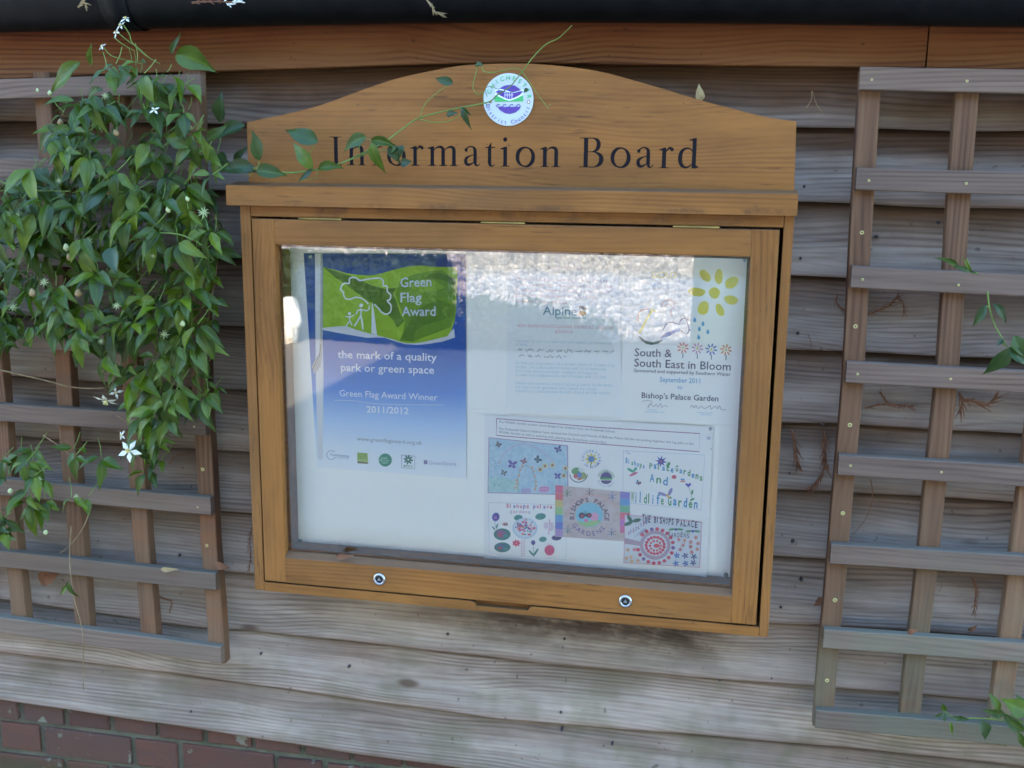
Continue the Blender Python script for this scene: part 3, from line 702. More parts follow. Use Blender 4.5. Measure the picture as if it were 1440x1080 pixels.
lb0, lb1 = at(464, 232, YH), at(982, 237, YH); cap = at(470, 192, YH).z-at(470, 232, YH).z
em = cap/0.66; adv = sum(G(c)[0] for c in 'Information Board'); gap = ((lb1-lb0).length/em-adv+0.05)/16
cutter = MB(); letters_mb = []; cur = -0.015; yk = 0
def lmap(x, y):
    t = (x*em)/(lb1-lb0).length; b = lb0.lerp(lb1, t); return (b.x, b.z+y*em)
for c_ in 'Information Board':
    ad, P, S = G(c_); floor_ = MB()
    if P or S: letters_mb.append(floor_)
    for poly in P:
        q = [lmap(cur+x, y) for x, y in poly]
        A2 = sum(q[i][0]*q[(i+1) % len(q)][1]-q[(i+1) % len(q)][0]*q[i][1] for i in range(len(q)))
        if A2 < 0: q = q[::-1]
        yk += 1; cutter.prism(q, YH-0.004, YH+0.0024+yk*1e-5); floor_.add([(x, YH+0.0020-yk*1e-5, z) for x, z in q], [tuple(range(len(q)))])
    for pts_, ws in S:
        Lf, Rg = stroke_poly(pts_, ws, 4, pts_[0] == pts_[-1] or (abs(pts_[0][0]-pts_[-1][0]) < 1e-6 and abs(pts_[0][1]-pts_[-1][1]) < 1e-6))
        Lf = [lmap(cur+x, y) for x, y in Lf]; Rg = [lmap(cur+x, y) for x, y in Rg]; yk += 1
        closed = abs(pts_[0][0]-pts_[-1][0]) < 1e-6 and abs(pts_[0][1]-pts_[-1][1]) < 1e-6
        yf, yb, yfl = YH-0.004, YH+0.0024+yk*1e-5, YH+0.0020-yk*1e-5
        n2 = len(Lf); vs = []; fs = []
        if closed: n2 -= 1
        for i in range(n2): vs += [(Rg[i][0], yf, Rg[i][1]), (Lf[i][0], yf, Lf[i][1]), (Lf[i][0], yb, Lf[i][1]), (Rg[i][0], yb, Rg[i][1])]
        rng = range(n2) if closed else range(n2-1)
        for i in rng:
            a = i*4; b = ((i+1) % n2)*4
            for k in range(4): fs.append((a+k, a+(k+1) % 4, b+(k+1) % 4, b+k))
        if not closed: fs += [(3, 2, 1, 0), tuple((n2-1)*4+k for k in range(4))]
        cutter.add(vs, fs)
        vs = []; fs = []
        for i in range(n2): vs += [(Rg[i][0], yfl, Rg[i][1]), (Lf[i][0], yfl, Lf[i][1])]
        for i in rng: a = i*2; b = ((i+1) % n2)*2; fs.append((a, b, b+1, a+1))
        floor_.add(vs, fs)
    cur += ad+gap
hb = MB().prism(prof, YH, YH+0.028); header = obj('header_board', hb.v, hb.f, M['oak'], nb)
bm = bmesh.new(); bm.from_mesh(header.data); bmesh.ops.recalc_face_normals(bm, faces=bm.faces); bmesh.ops.triangulate(bm, faces=[f for f in bm.faces if len(f.verts) > 4])
bm.to_mesh(header.data); bm.free()
cut = obj('cutter', cutter.v, cutter.f, M['oak'])
bm = bmesh.new(); bm.from_mesh(cut.data); bmesh.ops.recalc_face_normals(bm, faces=bm.faces); bm.to_mesh(cut.data); bm.free()
md = header.modifiers.new('b', 'BOOLEAN'); md.operation = 'DIFFERENCE'; md.object = cut; md.solver = 'EXACT'; md.use_self = True
bpy.context.view_layer.update(); dg = bpy.context.evaluated_depsgraph_get()
nm = bpy.data.meshes.new_from_object(header.evaluated_get(dg)); header.modifiers.clear()
if len(nm.polygons) > 60: header.data = nm
bpy.data.objects.remove(cut)
for f_ in letters_mb: f_.build('engraved_letter', M['ink'], header)

# ------------------------------------------------------------------ printing helpers (flat print on paper and plaques)
fcache = {}
def text_mesh(s, bold=0.0, mono=False):
    key = (s, bold, mono)
    if key in fcache: return fcache[key]
    c = bpy.data.curves.new('txt', 'FONT')
    c.body = ''.join(chr(0x1D670+ord(ch)-65) if 'A' <= ch <= 'Z' else chr(0x1D68A+ord(ch)-97) if 'a' <= ch <= 'z' else ch for ch in s) if mono else s
    c.resolution_u = 2; c.offset = bold
    o = bpy.data.objects.new('txt', c); COL.objects.link(o); bpy.context.view_layer.update()
    dg = bpy.context.evaluated_depsgraph_get(); me = bpy.data.meshes.new_from_object(o.evaluated_get(dg))
    vs = [v.co.to_2d() for v in me.vertices]; fs = [tuple(p.vertices) for p in me.polygons]
    bpy.data.objects.remove(o); bpy.data.curves.remove(c); bpy.data.meshes.remove(me)
    fcache[key] = (vs, fs); return vs, fs
inks = {}
def ink(c):
    if c not in inks: inks[c] = flat('print_%d' % len(inks), tuple(((x/255+0.055)/1.055)**2.4 if x > 10 else x/255/12.92 for x in c), 0.55, 0, 0.3)
    return inks[c]
class Print:
    """flat marks laid on a sheet; given in photograph points on the sheet's own plane"""
    def __init__(s, Y, parent, step=0.00002): s.Y = Y; s.p = parent; s.k = 0; s.step = step; s.g = {}
    def _y(s): s.k += 1; return s.Y-0.0003-s.step*s.k
    def _mb(s, name, col):
        s.g.setdefault((name, col), MB()); return s.g[(name, col)]
    def poly(s, name, col, pts, y=None):
        y = y or s._y(); P = [at(a, b, s.Y) for a, b in pts]
        from mathutils.geometry import tessellate_polygon
        tris = tessellate_polygon([[Vector((p.x, p.z, 0)) for p in P]])
        s._mb(name, col).add([(p.x, y, p.z) for p in P], [tuple(t) for t in tris])
    def ell(s, name, col, cx, cy, rx, ry, rot=0, n=16, y=None):
        c, q = math.cos(R(rot)), math.sin(R(rot))
        s.poly(name, col, [(cx+rx*math.cos(a)*c-ry*math.sin(a)*q, cy+rx*math.cos(a)*q+ry*math.sin(a)*c) for a in [2*math.pi*k/n for k in range(n)]], y)
    def line(s, name, col, pts, w_, smooth=True, y=None):
        y = y or s._y()
        Q = [(v.x, v.y) for v in smooth_pts([(a, b, 0) for a, b in pts], 5)] if smooth and len(pts) > 2 else pts
        vs = []; fs = []
        for i, q in enumerate(Q):
            a = Q[max(i-1, 0)]; b = Q[min(i+1, len(Q)-1)]; d = math.hypot(b[0]-a[0], b[1]-a[1]) or 1
            nx_, ny_ = -(b[1]-a[1])/d*w_/2, (b[0]-a[0])/d*w_/2
            for sg in (1, -1):
                p = at(q[0]+nx_*sg, q[1]+ny_*sg, s.Y); vs.append((p.x, y, p.z))
        for i in range(len(Q)-1): fs.append((2*i, 2*i+1, 2*i+3, 2*i+2))
        s._mb(name, col).add(vs, fs)
    def quad(s, name, col, q4, y=None): s.poly(name, col, q4, y)
    def text(s, name, col, body, a, b, cap_, bold=0.0, mono=False):
        vs, fs = text_mesh(body, bold, mono)
        if not vs: return
        y = s._y(); x0 = min(v.x for v in vs); x1 = max(v.x for v in vs); capu = 0.66 if not mono else 0.62
        A = at(a[0], a[1], s.Y); B = at(b[0], b[1], s.Y); U = at(a[0], a[1]-cap_, s.Y)-A
        U = Vector((0, 0, U.z))
        out = []
        for v in vs:
            p = A+(B-A)*((v.x-x0)/(x1-x0))+U*(v.y/capu); out.append((p.x, y, p.z))
        s._mb(name, col).add(out, fs)
    def arc(s, name, col, body, c, r, cap_, a0, a1, inside=False, bold=0.0):
        y = s._y(); n = len(body); C_ = at(c[0], c[1], s.Y); k = (at(c[0]+1, c[1], s.Y)-C_).x
        for i, chh in enumerate(body):
            if chh == ' ': continue
            vs, fs = text_mesh(chh, bold)
            if not vs: continue
            xm = (min(v.x for v in vs)+max(v.x for v in vs))/2
            a = R(a0+(a1-a0)*i/max(1, n-1)); sc = cap_*k/0.66; out = []
            for v in vs:
                lx, ly = (v.x-xm)*sc, v.y*sc
                if inside: rr_ = r*k-ly; ux, uz = math.cos(a), math.sin(a); tx, tz = -uz, ux
                else: rr_ = r*k+ly; ux, uz = math.cos(a), math.sin(a); tx, tz = uz, -ux
                out.append((C_.x+ux*rr_+tx*lx, y, C_.z+uz*rr_+tz*lx))
            s._mb(name, col).add(out, fs)
    def flush(s):
        for (name, col), mb in s.g.items():
            if mb.v: mb.build(name, ink(col) if isinstance(col, tuple) else col, s.p)
def sheet(name, label, quad, Y, mat, seed=0, curl=0.006, nxx=18, nyy=22, wav=0.0, cat='poster', group=None):
    """paper with real thickness, its rim curling off the board"""
    rr = random.Random(seed); A, B, C_, D_ = [at(x, y, Y) for x, y in quad]; vs = []; uv = []
    for k in range(2):
        for j in range(nyy+1):
            for i in range(nxx+1):
                u, v = i/nxx, j/nyy; p = A.lerp(B, u).lerp(D_.lerp(C_, u), v)
                e = max(0, (u-0.985)/0.015)*0.3
                if v > 0.5: e += max(0, (v-0.965)/0.035)*0.8*(0.6+0.4*math.sin(9*u+seed))
                zoff = wav*math.sin(u*21+seed)*max(0, (v-0.93)/0.07)
                vs.append((p.x, Y-curl*min(e, 1.5)*0.6+k*0.0003, p.z+zoff)); uv.append((u, 1-v))
    fs = []; W = nxx+1; Nn = W*(nyy+1)
    for j in range(nyy):
        for i in range(nxx):
            a = j*W+i; fs.append((a, a+W, a+W+1, a+1)); fs.append((a+Nn, a+1+Nn, a+W+1+Nn, a+W+Nn))
    o = obj(name, vs, fs, mat, None, smooth=True, uv=uv); tag(o, label, cat, group); return o

# plaque on the header
pc = (715, 140.3); pr = 35.2; Pc = at(pc[0], pc[1], YH); prw = pr*(at(pc[0]+1, pc[1], YH)-Pc).x
plq = MB().lathe((Pc.x, YH+0.001, Pc.z), (0, -1, 0), [(prw, 0), (prw, 0.0025), (prw-0.0006, 0.003), (0.001, 0.003)], 48).build('round_plaque', flat('white_plaque', (0.36, 0.385, 0.385), 0.35), nb)
pp = Print(YH-0.0022, plq)
VI, GR = (74, 50, 120), (62, 150, 84)
k_ = 1/7.2
def z8(x, y): return (620+x*k_, 80+y*k_)
pp.poly('printed_emblem', VI, [z8(*q) for q in [(555,350),(590,320),(640,292),(695,282),(750,290),(800,325),(828,350),(800,385),(750,415),(700,430),(650,420),(600,390)]])
pp.poly('printed_emblem', GR, [z8(*q) for q in [(545,400),(560,385),(610,410),(680,435),(740,430),(800,400),(832,388),(835,450),(545,455)]])
pp.line('printed_emblem', (225,232,235), [z8(*q) for q in [(548,345),(600,330),(660,345),(720,360),(790,345),(835,335)]], 1.2)
pp.line('printed_emblem', (225,232,235), [z8(*q) for q in [(548,375),(610,405),(690,435),(770,410),(835,375)]], 1.4)
for x in (648, 672, 696, 720): pp.line('printed_emblem', (190,185,210), [z8(x,360), z8(x,418)], 0.8)
pp.line('printed_emblem', (190,185,210), [z8(640,360), z8(732,360)], 1.0); pp.line('printed_emblem', (190,185,210), [z8(645,385), z8(732,385)], 0.8)
pp.poly('printed_emblem', VI, [z8(*q) for q in [(562,490),(585,505),(620,500),(650,508),(690,502),(720,508),(760,502),(790,505),(815,492),(795,530),(755,562),(700,577),(650,570),(600,540)]])
for x in (590, 655, 725, 795): pp.line('printed_emblem', VI, [z8(x-30,505), z8(x-18,484), z8(x,482), z8(x+2,494)], 1.0)
pp.arc('printed_lettering', GR, 'CHICHESTER', pc, 26.4, 5.6, 158, 8, bold=0.012)
pp.arc('printed_lettering', VI, 'District Council', pc, 32.6, 5.0, 197, 338, inside=True, bold=0.008)
pp.ell('printed_emblem', (120, 90, 70), *z8(503,458), 2, 1.6, 10); pp.ell('printed_emblem', (120, 70, 60), *z8(888,455), 2.2, 2.6, 10); pp.ell('printed_emblem', (215,222,225), *z8(888,455), 1.2, 1.5, 10)
pp.flush()

# ---- door
door = MB(); dth = 0.020
def lnk(name, a, b, mat, c=ch): return MB().box(a, b, c).build(name, mat, nb)
YD = YC-0.0015
lnk('door_stile', (dx0, YD, dz0), (ox0, YD+dth, dz1), M['oakv']); lnk('door_stile', (ox1, YD, dz0), (dx1, YD+dth, dz1), M['oakv'])
lnk('door_rail', (ox0-0.0003, YD+0.0003, oz1), (ox1+0.0003, YD+dth, dz1-0.0002), M['oak'])
# bottom rail with a sloping weathered sill bevel
bv = 0.0085
prof_ = [(YD+0.0003, dz0+0.0002), (YD+0.0003, oz0-0.001), (YD+0.0012, oz0), (YD+0.0125, oz0+bv), (YD+dth, oz0+bv), (YD+dth, dz0+0.0002)]
vs = [(ox0-0.0003, y, z) for y, z in prof_]+[(ox1+0.0003, y, z) for y, z in prof_]
obj('door_rail', vs, [tuple(range(6)), tuple(range(11, 5, -1))]+[(i, i+6, (i+1) % 6+6, (i+1) % 6) for i in range(6)], M['oak'], nb)
# beads round the glass (inside), lining of the case
bd = 0.005
for a, b in (((ox0, YGL+0.003, oz0+bv+0.0002), (ox0+bd, YGL+0.010, oz1)), ((ox1-bd, YGL+0.003, oz0+bv+0.0002), (ox1, YGL+0.010, oz1)),
             ((ox0+bd, YGL+0.003, oz0+bv+0.0002), (ox1-bd, YGL+0.010, oz0+bv+bd)), ((ox0+bd, YGL+0.003, oz1-bd), (ox1-bd, YGL+0.010, oz1))):
    MB().box(a, b, 0.0008).build('glazing_bead', M['oak'], nb)
lz = oz0+bv
MB().box((ox0-0.020, YD+dth+0.002, lz-0.02), (ox0-0.001, YP, oz1+0.012)).build('case_lining', M['reveal'], nb)
MB().box((ox1+0.001, YD+dth+0.002, lz-0.02), (ox1+0.020, YP, oz1+0.012)).build('case_lining', M['reveal'], nb)
MB().box((ox0-0.001, YD+dth+0.002, lz-0.02), (ox1+0.001, YP, lz-0.001)).build('case_lining', M['reveal'], nb)
MB().box((ox0-0.001, YD+dth+0.002, oz1+0.001), (ox1+0.001, YP, oz1+0.012)).build('case_lining', M['reveal'], nb)
panel = MB().box((ox0-0.02, YP, lz-0.02), (ox1+0.02, YP+0.008, oz1+0.012)).build('back_panel', flat('white_board', (0.90, 0.91, 0.91), 0.4), nb)
MB().box((ox0+0.0002, YGL, oz0+bv+0.0005), (ox1-0.0002, YGL+0.003, oz1-0.0005)).build('glass_pane', M['glass'], nb)
for x, y in ((422,761),(1021,808)):
    p = at(x, y, YP); MB().lathe((p.x, YP, p.z), (0,-1,0), [(0.0042,0),(0.0042,0.001),(0.003,0.0022),(0.001,0.0024)], 14).build('screw', M['nail'], nb, True)
# hinges and locks
for xa_, xb_, y in ((420,480,309),(676,738,312),(946,1012,319)):
    a, b = at(xa_, y, YD), at(xb_, y, YD); zc = dz1+0.0016
    MB().tube([(a.x, YC-0.001, zc), (a.x*0.5+b.x*0.5, YC-0.001, zc), (b.x, YC-0.001, zc)], 0.0021, 10).build('hinge', M['brass'], nb, True)
for x, y in ((533.5,814.5),(879.5,845.5)):
    p = at(x, y, YD); r = 0.0118
    lk = MB().lathe((p.x, YD+0.001, p.z), (0,-1,0), [(r,0),(r,0.0015),(r*0.93,0.0032),(r*0.68,0.0038),(r*0.60,0.0026),(r*0.60,0.0012)], 32).build('lock', M['steel'], nb, True)
    MB().lathe((p.x, YD+0.001, p.z), (0,-1,0), [(r*0.56,0),(r*0.56,0.0022),(r*0.5,0.0024)], 20).build('lock_recess', M['darkhole'], lk)
    tri = [(p.x+0.0042*math.cos(R(a)), p.z+0.0042*math.sin(R(a))) for a in (90, 210, 330)]
    MB().prism(tri, YD-0.0022, YD).build('lock_core', M['steel'], lk)

# ------------------------------------------------------------------ papers behind the glass
YS = YP-0.0035
def paper_mat(name, a, b=None, bumpk=0.25):
    q = N(name); u, v, _ = q.sep(q.n('ShaderNodeUVMap').outputs[0])
    c = a if b is None else b(q, u, v)
    q.bump(q.noise(q.pos(), 14.0, 3, 0.5), bumpk, 0.004)
    return q.set(Base_Color=c, Roughness=0.55)
def blue(q, u, v):
    c = q.ramp(v, [(0.0, (0.82, 0.86, 0.92)), (0.11, (0.70, 0.79, 0.92)), (0.24, (0.40, 0.58, 0.90)), (0.38, (0.09, 0.24, 0.70)), (0.55, (0.030, 0.11, 0.46)), (1.0, (0.014, 0.045, 0.27))])
    uu = q.comb(q.math('MULTIPLY', u, 2.2), q.math('MULTIPLY', v, 3.4), 0.0)
    cl = q.math('MULTIPLY', q.step(q.noise(uu, 2.2, 4, 0.55), 0.56, 0.74), q.math('MULTIPLY', q.step(v, 0.70, 0.82), q.step(u, 0.30, 0.45)))
    return q.mix(q.math('MULTIPLY', cl, 0.55), c, (0.35, 0.45, 0.68))
P1 = sheet('award_poster', 'blue poster with a green flag pinned at the left inside the notice board', [(427,356),(655,357),(656,673),(446,657)], YS, paper_mat('blue_poster', None, blue), 1, 0.005)
a = Print(YS, P1)
def z6(x, y): return (400+x/5.538, 350+y/5.538)
def zb2(x, y): return (430+x/5.4, 480+y/5.4)
WH = (214, 222, 236); LG, DG, MG = (140, 178, 46), (66, 104, 26), (98, 140, 34)
a.poly('printed_pole', (208,212,222), [(443,356.5),(452,356.5),(452.5,440),(455,520),(454,656),(447,655),(444,520)])
a.poly('printed_pole', (168,170,184), [(451,356.5),(453.5,356.5),(454,470),(451,520),(450,505)])
FT = [(302,140),(400,165),(490,190),(560,200),(640,205),(700,203),(760,190),(830,168),(900,150),(980,135),(1060,130),(1130,136),(1200,140),(1338,140)]
FR = [(1350,200),(1345,300),(1340,400),(1335,500),(1325,560),(1300,640),(1270,680)]
FB = [(1190,700),(1100,722),(1020,735),(950,733),(900,722),(860,708),(790,690),(720,672),(650,655),(560,630),(480,600),(400,605),(300,615)]
a.poly('printed_flag', (206,208,226), [z6(*q) for q in [(292,630),(300,615),(400,604),(480,596),(560,602),(620,620),(720,668),(800,685),(870,712),(950,734),(1020,735),(1120,712),(1270,672),(1320,620),(1328,690),(1230,722),(1120,740),(1030,748),(940,742),(860,718),(780,692),(720,690),(640,692),(500,668),(400,650)]])
a.poly('printed_flag', LG, [z6(*q) for q in FT+FR+FB])
a.poly('printed_flag', MG, [z6(*q) for q in [(860,360),(900,250),(1000,200),(1120,175),(1230,165),(1344,260),(1340,400),(1332,520),(1290,610),(1190,650),(1080,690),(1010,722),(900,716),(925,650),(940,560),(900,450)]])
a.poly('printed_flag', (122,162,40), [z6(*q) for q in [(960,300),(1060,240),(1180,250),(1250,300),(1180,330),(1060,330)]])
a.poly('printed_flag', DG, [z6(*q) for q in [(306,145),(380,165),(500,205),(580,235),(660,275),(780,312),(875,300),(850,345),(870,400),(900,500),(935,560),(880,612),(850,560),(815,520),(750,480),(690,430),(640,395),(560,340),(480,275),(400,225)]])
a.poly('printed_flag', (80,118,28), [z6(*q) for q in [(1000,510),(1090,440),(1200,400),(1330,440),(1325,520),(1210,560),(1100,590),(1020,640),(1000,722),(895,714),(925,660),(960,600)]])
a.poly('printed_flag', (76,112,30), [z6(*q) for q in [(1080,230),(1140,195),(1200,185),(1330,230),(1335,290),(1230,240),(1150,235)]])
a.line('printed_flag', WH, [z6(*q) for q in [(655,430),(625,400),(590,382),(550,378),(520,390),(480,388),(462,360),(458,335),(440,318),(445,290),(465,268),(505,268),(505,235),(530,222),(560,228),(590,246),(650,235),(740,228),(768,250),(772,288),(800,290),(802,330),(828,360),(820,395),(802,405),(830,440),(825,490),(790,508),(755,490),(735,465),(700,430)]], 2.0)
a.poly('printed_flag', WH, [z6(*q) for q in [(682,415),(690,430),(722,672),(678,655)]])
for pts_, w_ in (([(598,465),(596,520),(545,602)],2.2), ([(596,520),(604,560),(612,628)],2.2), ([(598,470),(572,480),(556,510)],1.8), ([(600,472),(640,482),(660,470),(662,440)],1.8),
                 ([(508,520),(508,560),(482,598)],1.7), ([(508,556),(528,596)],1.7), ([(474,524),(508,534),(545,512)],1.6)):
    a.line('printed_flag', WH, [z6(*q) for q in pts_], w_, False)
a.ell('printed_flag', WH, *z6(598,440), 2.7, 2.7); a.ell('printed_flag', WH, *z6(508,503), 2.2, 2.2)
TW = (196,206,230)
a.text('printed_lettering', TW, 'Green', z6(903,298), z6(1145,290), 12.6, 0.012); a.text('printed_lettering', TW, 'Flag', z6(905,415), z6(1070,412), 12.6, 0.012); a.text('printed_lettering', TW, 'Award', z6(915,522), z6(1178,520), 12.4, 0.012)
a.text('printed_lettering', (226,232,244), 'the mark of a quality', zb2(243,125), zb2(995,150), 10.2, 0.008); a.text('printed_lettering', (226,232,244), 'park or green space', zb2(268,224), zb2(975,246), 10.2, 0.008)
a.text('printed_lettering', (220,228,242), 'Green Flag Award Winner', zb2(258,415), zb2(1000,450), 8.6); a.text('printed_lettering', (226,232,244), '2011/2012', zb2(463,538), zb2(782,552), 8.6, 0.014)
a.line('printed_lettering', (190,204,232), [zb2(218,447), zb2(370,452), zb2(500,470), zb2(640,478), zb2(1045,483)], 0.8)
a.text('printed_lettering', (130,140,158), 'www.greenflagaward.org.uk', zb2(388,752), zb2(882,785), 5.2)
a.text('printed_logo', (40,110,160), 'Communities', zb2(188,868), zb2(330,882), 4.0); a.text('printed_logo', (120,140,165), 'and Local Government', zb2(215,885), zb2(328,892), 1.8)
for k in range(11):
    an = R(-50-k*26); a.ell('printed_logo', (40,110,160), *zb2(195+34*math.cos(an), 862+34*math.sin(an)), 0.8, 0.8, 0, 8)
a.poly('printed_logo', (138,165,40), [zb2(392,843), zb2(470,848), zb2(474,918), zb2(394,910)]); a.poly('printed_logo', (96,84,40), [zb2(394,911), zb2(474,919), zb2(474,930), zb2(394,924)])
a.text('printed_logo', (205,215,150), 'NATURAL', zb2(398,906), zb2(468,912), 2.4)
a.ell('printed_logo', (28,130,96), *zb2(605,900), 9.3, 9.2, 0, 28)
for k, (t_, xx) in enumerate((('KEEP', 572), ('BRITAIN', 562), ('TIDY', 575))): a.text('printed_logo', (170,215,190), t_, zb2(xx, 890+k*18), zb2(xx+(72 if k == 1 else 50), 893+k*18), 2.2)
a.line('printed_logo', (90,110,110), [zb2(728,863), zb2(830,870), zb2(828,968), zb2(730,958), zb2(728,863)], 0.6, False)
for k in range(8):
    an = 45*k+10; a.ell('printed_logo', (30,100,80), *zb2(780+22*math.cos(R(an)), 897+22*math.sin(R(an))), 3.0, 1.2, an, 8)
a.text('printed_logo', (30,100,80), 'BTCV', zb2(745,952), zb2(815,958), 2.8, 0.01)
a.poly('printed_logo', (130,120,170), [zb2(898,900), zb2(925,902), zb2(925,932), zb2(898,930)]); a.text('printed_logo', (160,160,200), 'GreenSpace', zb2(935,933), zb2(1142,942), 5.0)
# torn strip of pole
a.poly('torn_patch', (176,176,180), [(441.5,523),(439,516),(444,505),(449,497),(450,480),(452,478),(453.5,500),(450,516),(446,522),(442,526)])
a.line('torn_patch', (90,84,92), [(440,520),(445,508),(450,498),(451.5,484)], 0.9); a.line('torn_patch', (90,84,92), [(452,358),(452.6,366),(451.4,372),(452.8,380)], 0.7)
a.flush()

pw = paper_mat('white_paper', (0.88, 0.89, 0.90))
P2 = sheet('faded_notice', 'faded sheet of typed text about alpine plants, top middle of the board', [(716,351),(870,357),(875,587),(711,580)], YS-0.0008, paper_mat('faded_paper', (0.84, 0.87, 0.90)), 2, 0.005)
a = Print(YS-0.0008, P2)
def z3(x, y): return (700+x/4.5, 350+y/4.5)
PK, CY = (222,180,190), (176,204,220)
a.text('printed_lettering', (190,160,200), 'Rock Garden', z3(315,130), z3(535,133), 4.2, 0.01, True)
for k, (t_, xe) in enumerate((('This will be found by the old city', 700), ('wall in the north-west corner of the', 725), ("Bishop's Palace Garden. It has been", 715), ('planted by members of the West', 630), ('Sussex Group of the', 440))):
    a.text('printed_lettering', PK, t_, z3(112, 200+k*34), z3(xe, 212+k*34), 4.0, 0.0, True)
a.text('printed_logo', (92,142,178), 'Alpine', z3(285,416), z3(500,422), 11.5, 0.004); a.text('printed_logo', (96,160,176), 'garden society', z3(372,441), z3(562,444), 3.4, 0.01)
a.ell('printed_logo', (110,112,124), *z3(540,372), 6.2, 2.2, 10); a.ell('printed_logo', (214,160,90), *z3(535,408), 5.4, 3.4, 5); a.line('printed_logo', (110,112,124), [z3(515,372), z3(525,398)], 1.2); a.ell('printed_logo', (190,120,70), *z3(520,415), 2, 1.4)
a.text('printed_lettering', (222,160,178), 'who have contributed several choice', z3(125,493), z3(730,508), 4.8, 0.0, True); a.text('printed_lettering', (222,160,178), 'plants.', z3(363,530), z3(480,533), 4.8, 0.0, True)
a.text('printed_lettering', CY, 'Currently you can see various small perennials', z3(112,588), z3(715,604), 3.6, 0.0, True); a.text('printed_lettering', CY, 'as below:', z3(112,610), z3(190,613), 3.6, 0.0, True)
for xs, xe, y0, sd in ((125,738,640,3),(135,435,677,8)):
    rr = random.Random(sd); x = xs
    while x < xe:
        wl_ = rr.uniform(28, 70); pts_ = []; xx = x
        while xx < min(x+wl_, xe): pts_.append(z3(xx, y0+(xx-125)*0.024+rr.uniform(-11, 7))); xx += rr.uniform(5, 9)
        if len(pts_) > 2: a.line('handwriting', (92,104,124), pts_, 0.62)
        x += wl_+rr.uniform(8, 18)
for k, (t_, xe) in enumerate((('In the spring there is a great show of flowering', 738), ('bulbs, including Narcissus and Iris species,', 690), ('Scillas and Crocuses. Summer brings on', 632), ('flowering campanulas, saxifrages and lilies.', 690))):
    a.text('printed_lettering', CY, t_, z3(112, 728+k*25), z3(xe, 744+k*25), 3.6, 0.0, True)
for k, (t_, xe) in enumerate((('There are several rare alpine plants to be seen', 722), ('in the rock garden; you need to look', 625), ('carefully, and please do not stand on the rocks.', 715))):
    a.text('printed_lettering', CY, t_, z3(112, 855+k*25), z3(xe, 870+k*25), 3.6, 0.0, True)
a.flush()

P3 = sheet('award_certificate', 'white certificate with a yellow flower and South East in Bloom lettering', [(877,357),(1052,363),(1038,598),(873,590)], YS-0.0006, pw, 3, 0.005)
a = Print(YS-0.0006, P3)
def z4(x, y): return (870+x/4.32, 350+y/4.32)
a.text('printed_lettering', (216,206,110), 'GOLD', z4(200,175), z4(350,180), 8.6, 0.012); a.text('printed_lettering', (170,196,220), 'Award', z4(205,228), z4(300,232), 5.0)
YE = (214, 200, 46)
for cx_, cy_, rx_, ry_, ro in ((525,163,43,27,48),(609,168,25,46,3),(686,205,46,32,-38),(475,262,54,26,3),(582,268,34,34,10),(682,310,43,27,16),(515,358,33,46,18),(615,370,23,42,-22)):
    k = 1/4.32; c, q = math.cos(R(ro)), math.sin(R(ro)); n = 9
    a.poly('printed_flower', YE, [z4(cx_+rx_*math.cos(t)*c*(1+.07*math.sin(3*t+cx_))-ry_*math.sin(t)*q, cy_+rx_*math.cos(t)*q+ry_*math.sin(t)*c*(1+.07*math.cos(2*t+cy_))) for t in [2*math.pi*j/14 for j in range(14)]])
for x, y in ((462,433),(512,456),(490,487),(542,505),(486,538)):
    a.poly('printed_drawing', (66,150,206), [z4(x+9*math.cos(R(t))*(0.55 if t == 270 else 1), y+(13 if t != 270 else 19)*math.sin(R(t))) for t in (0,30,60,90,120,150,180,225,270,315)])
a.line('printed_drawing', (220,206,80), [z4(125,512), z4(165,440), z4(205,368), z4(228,380)], 3.0, False)
a.line('printed_drawing', (216,150,140), [z4(118,440), z4(118,405), z4(140,372), z4(180,366)], 1.8)
a.poly('printed_drawing', (58,92,78), [z4(*q) for q in [(120,525),(160,556),(210,566),(274,548),(240,575),(200,583),(165,576),(138,556)]])
a.poly('printed_drawing', (70,120,190), [z4(*q) for q in [(248,545),(285,510),(330,495),(372,482),(380,494),(335,515),(295,535)]])
a.line('printed_drawing', (84,90,140), [z4(*q) for q in [(267,495),(295,452),(330,446),(370,458),(372,440),(398,420),(415,440),(422,465),(427,490),(418,515),(395,510),(375,490)]], 1.5)
for q1, q2 in (((385,430),(378,415)),((398,422),(398,405)),((412,435),(425,420)),((420,460),(436,455)),((424,488),(438,495))): a.line('printed_drawing', (84,90,140), [z4(*q1), z4(*q2)], 0.8)
a.line('printed_drawing', (222,170,172), [z4(*q) for q in [(258,358),(270,325),(300,312),(332,318),(340,345),(318,375),(322,412)]], 1.4)
a.line('printed_drawing', (222,170,172), [z4(*q) for q in [(280,355),(290,338),(310,335),(322,350)]], 1.0)
for x, y, c in ((390,600,(214,128,110)),(478,604,(210,150,190)),(563,610,(76,112,180)),(652,613,(222,150,80))):
    for k in range(8):
        an = R(45*k+12); a.ell('printed_flower', c, *z4(x+25*math.cos(an), y+25*math.sin(an)), 3.0, 1.15, 45*k+12, 8)
    a.ell('printed_flower', (214,204,80), *z4(x, y), 1.6, 1.6); a.line('printed_flower', (62,96,92), [z4(x+1,y+33), z4(x-1,y+62)], 1.2, False)
NV = (58, 46, 84)
a.text('printed_lettering', NV, 'South &', z4(97,650), z4(322,657), 10.4, 0.006); a.text('printed_lettering', NV, 'South East in Bloom', z4(95,713), z4(680,738), 10.6, 0.006)
a.text('printed_lettering', NV, 'Sponsored and supported by Southern Water', z4(93,746), z4(680,771), 4.5); a.text('printed_lettering', (92,160,206), 'September 2011', z4(250,806), z4(495,816), 6.6, 0.004)
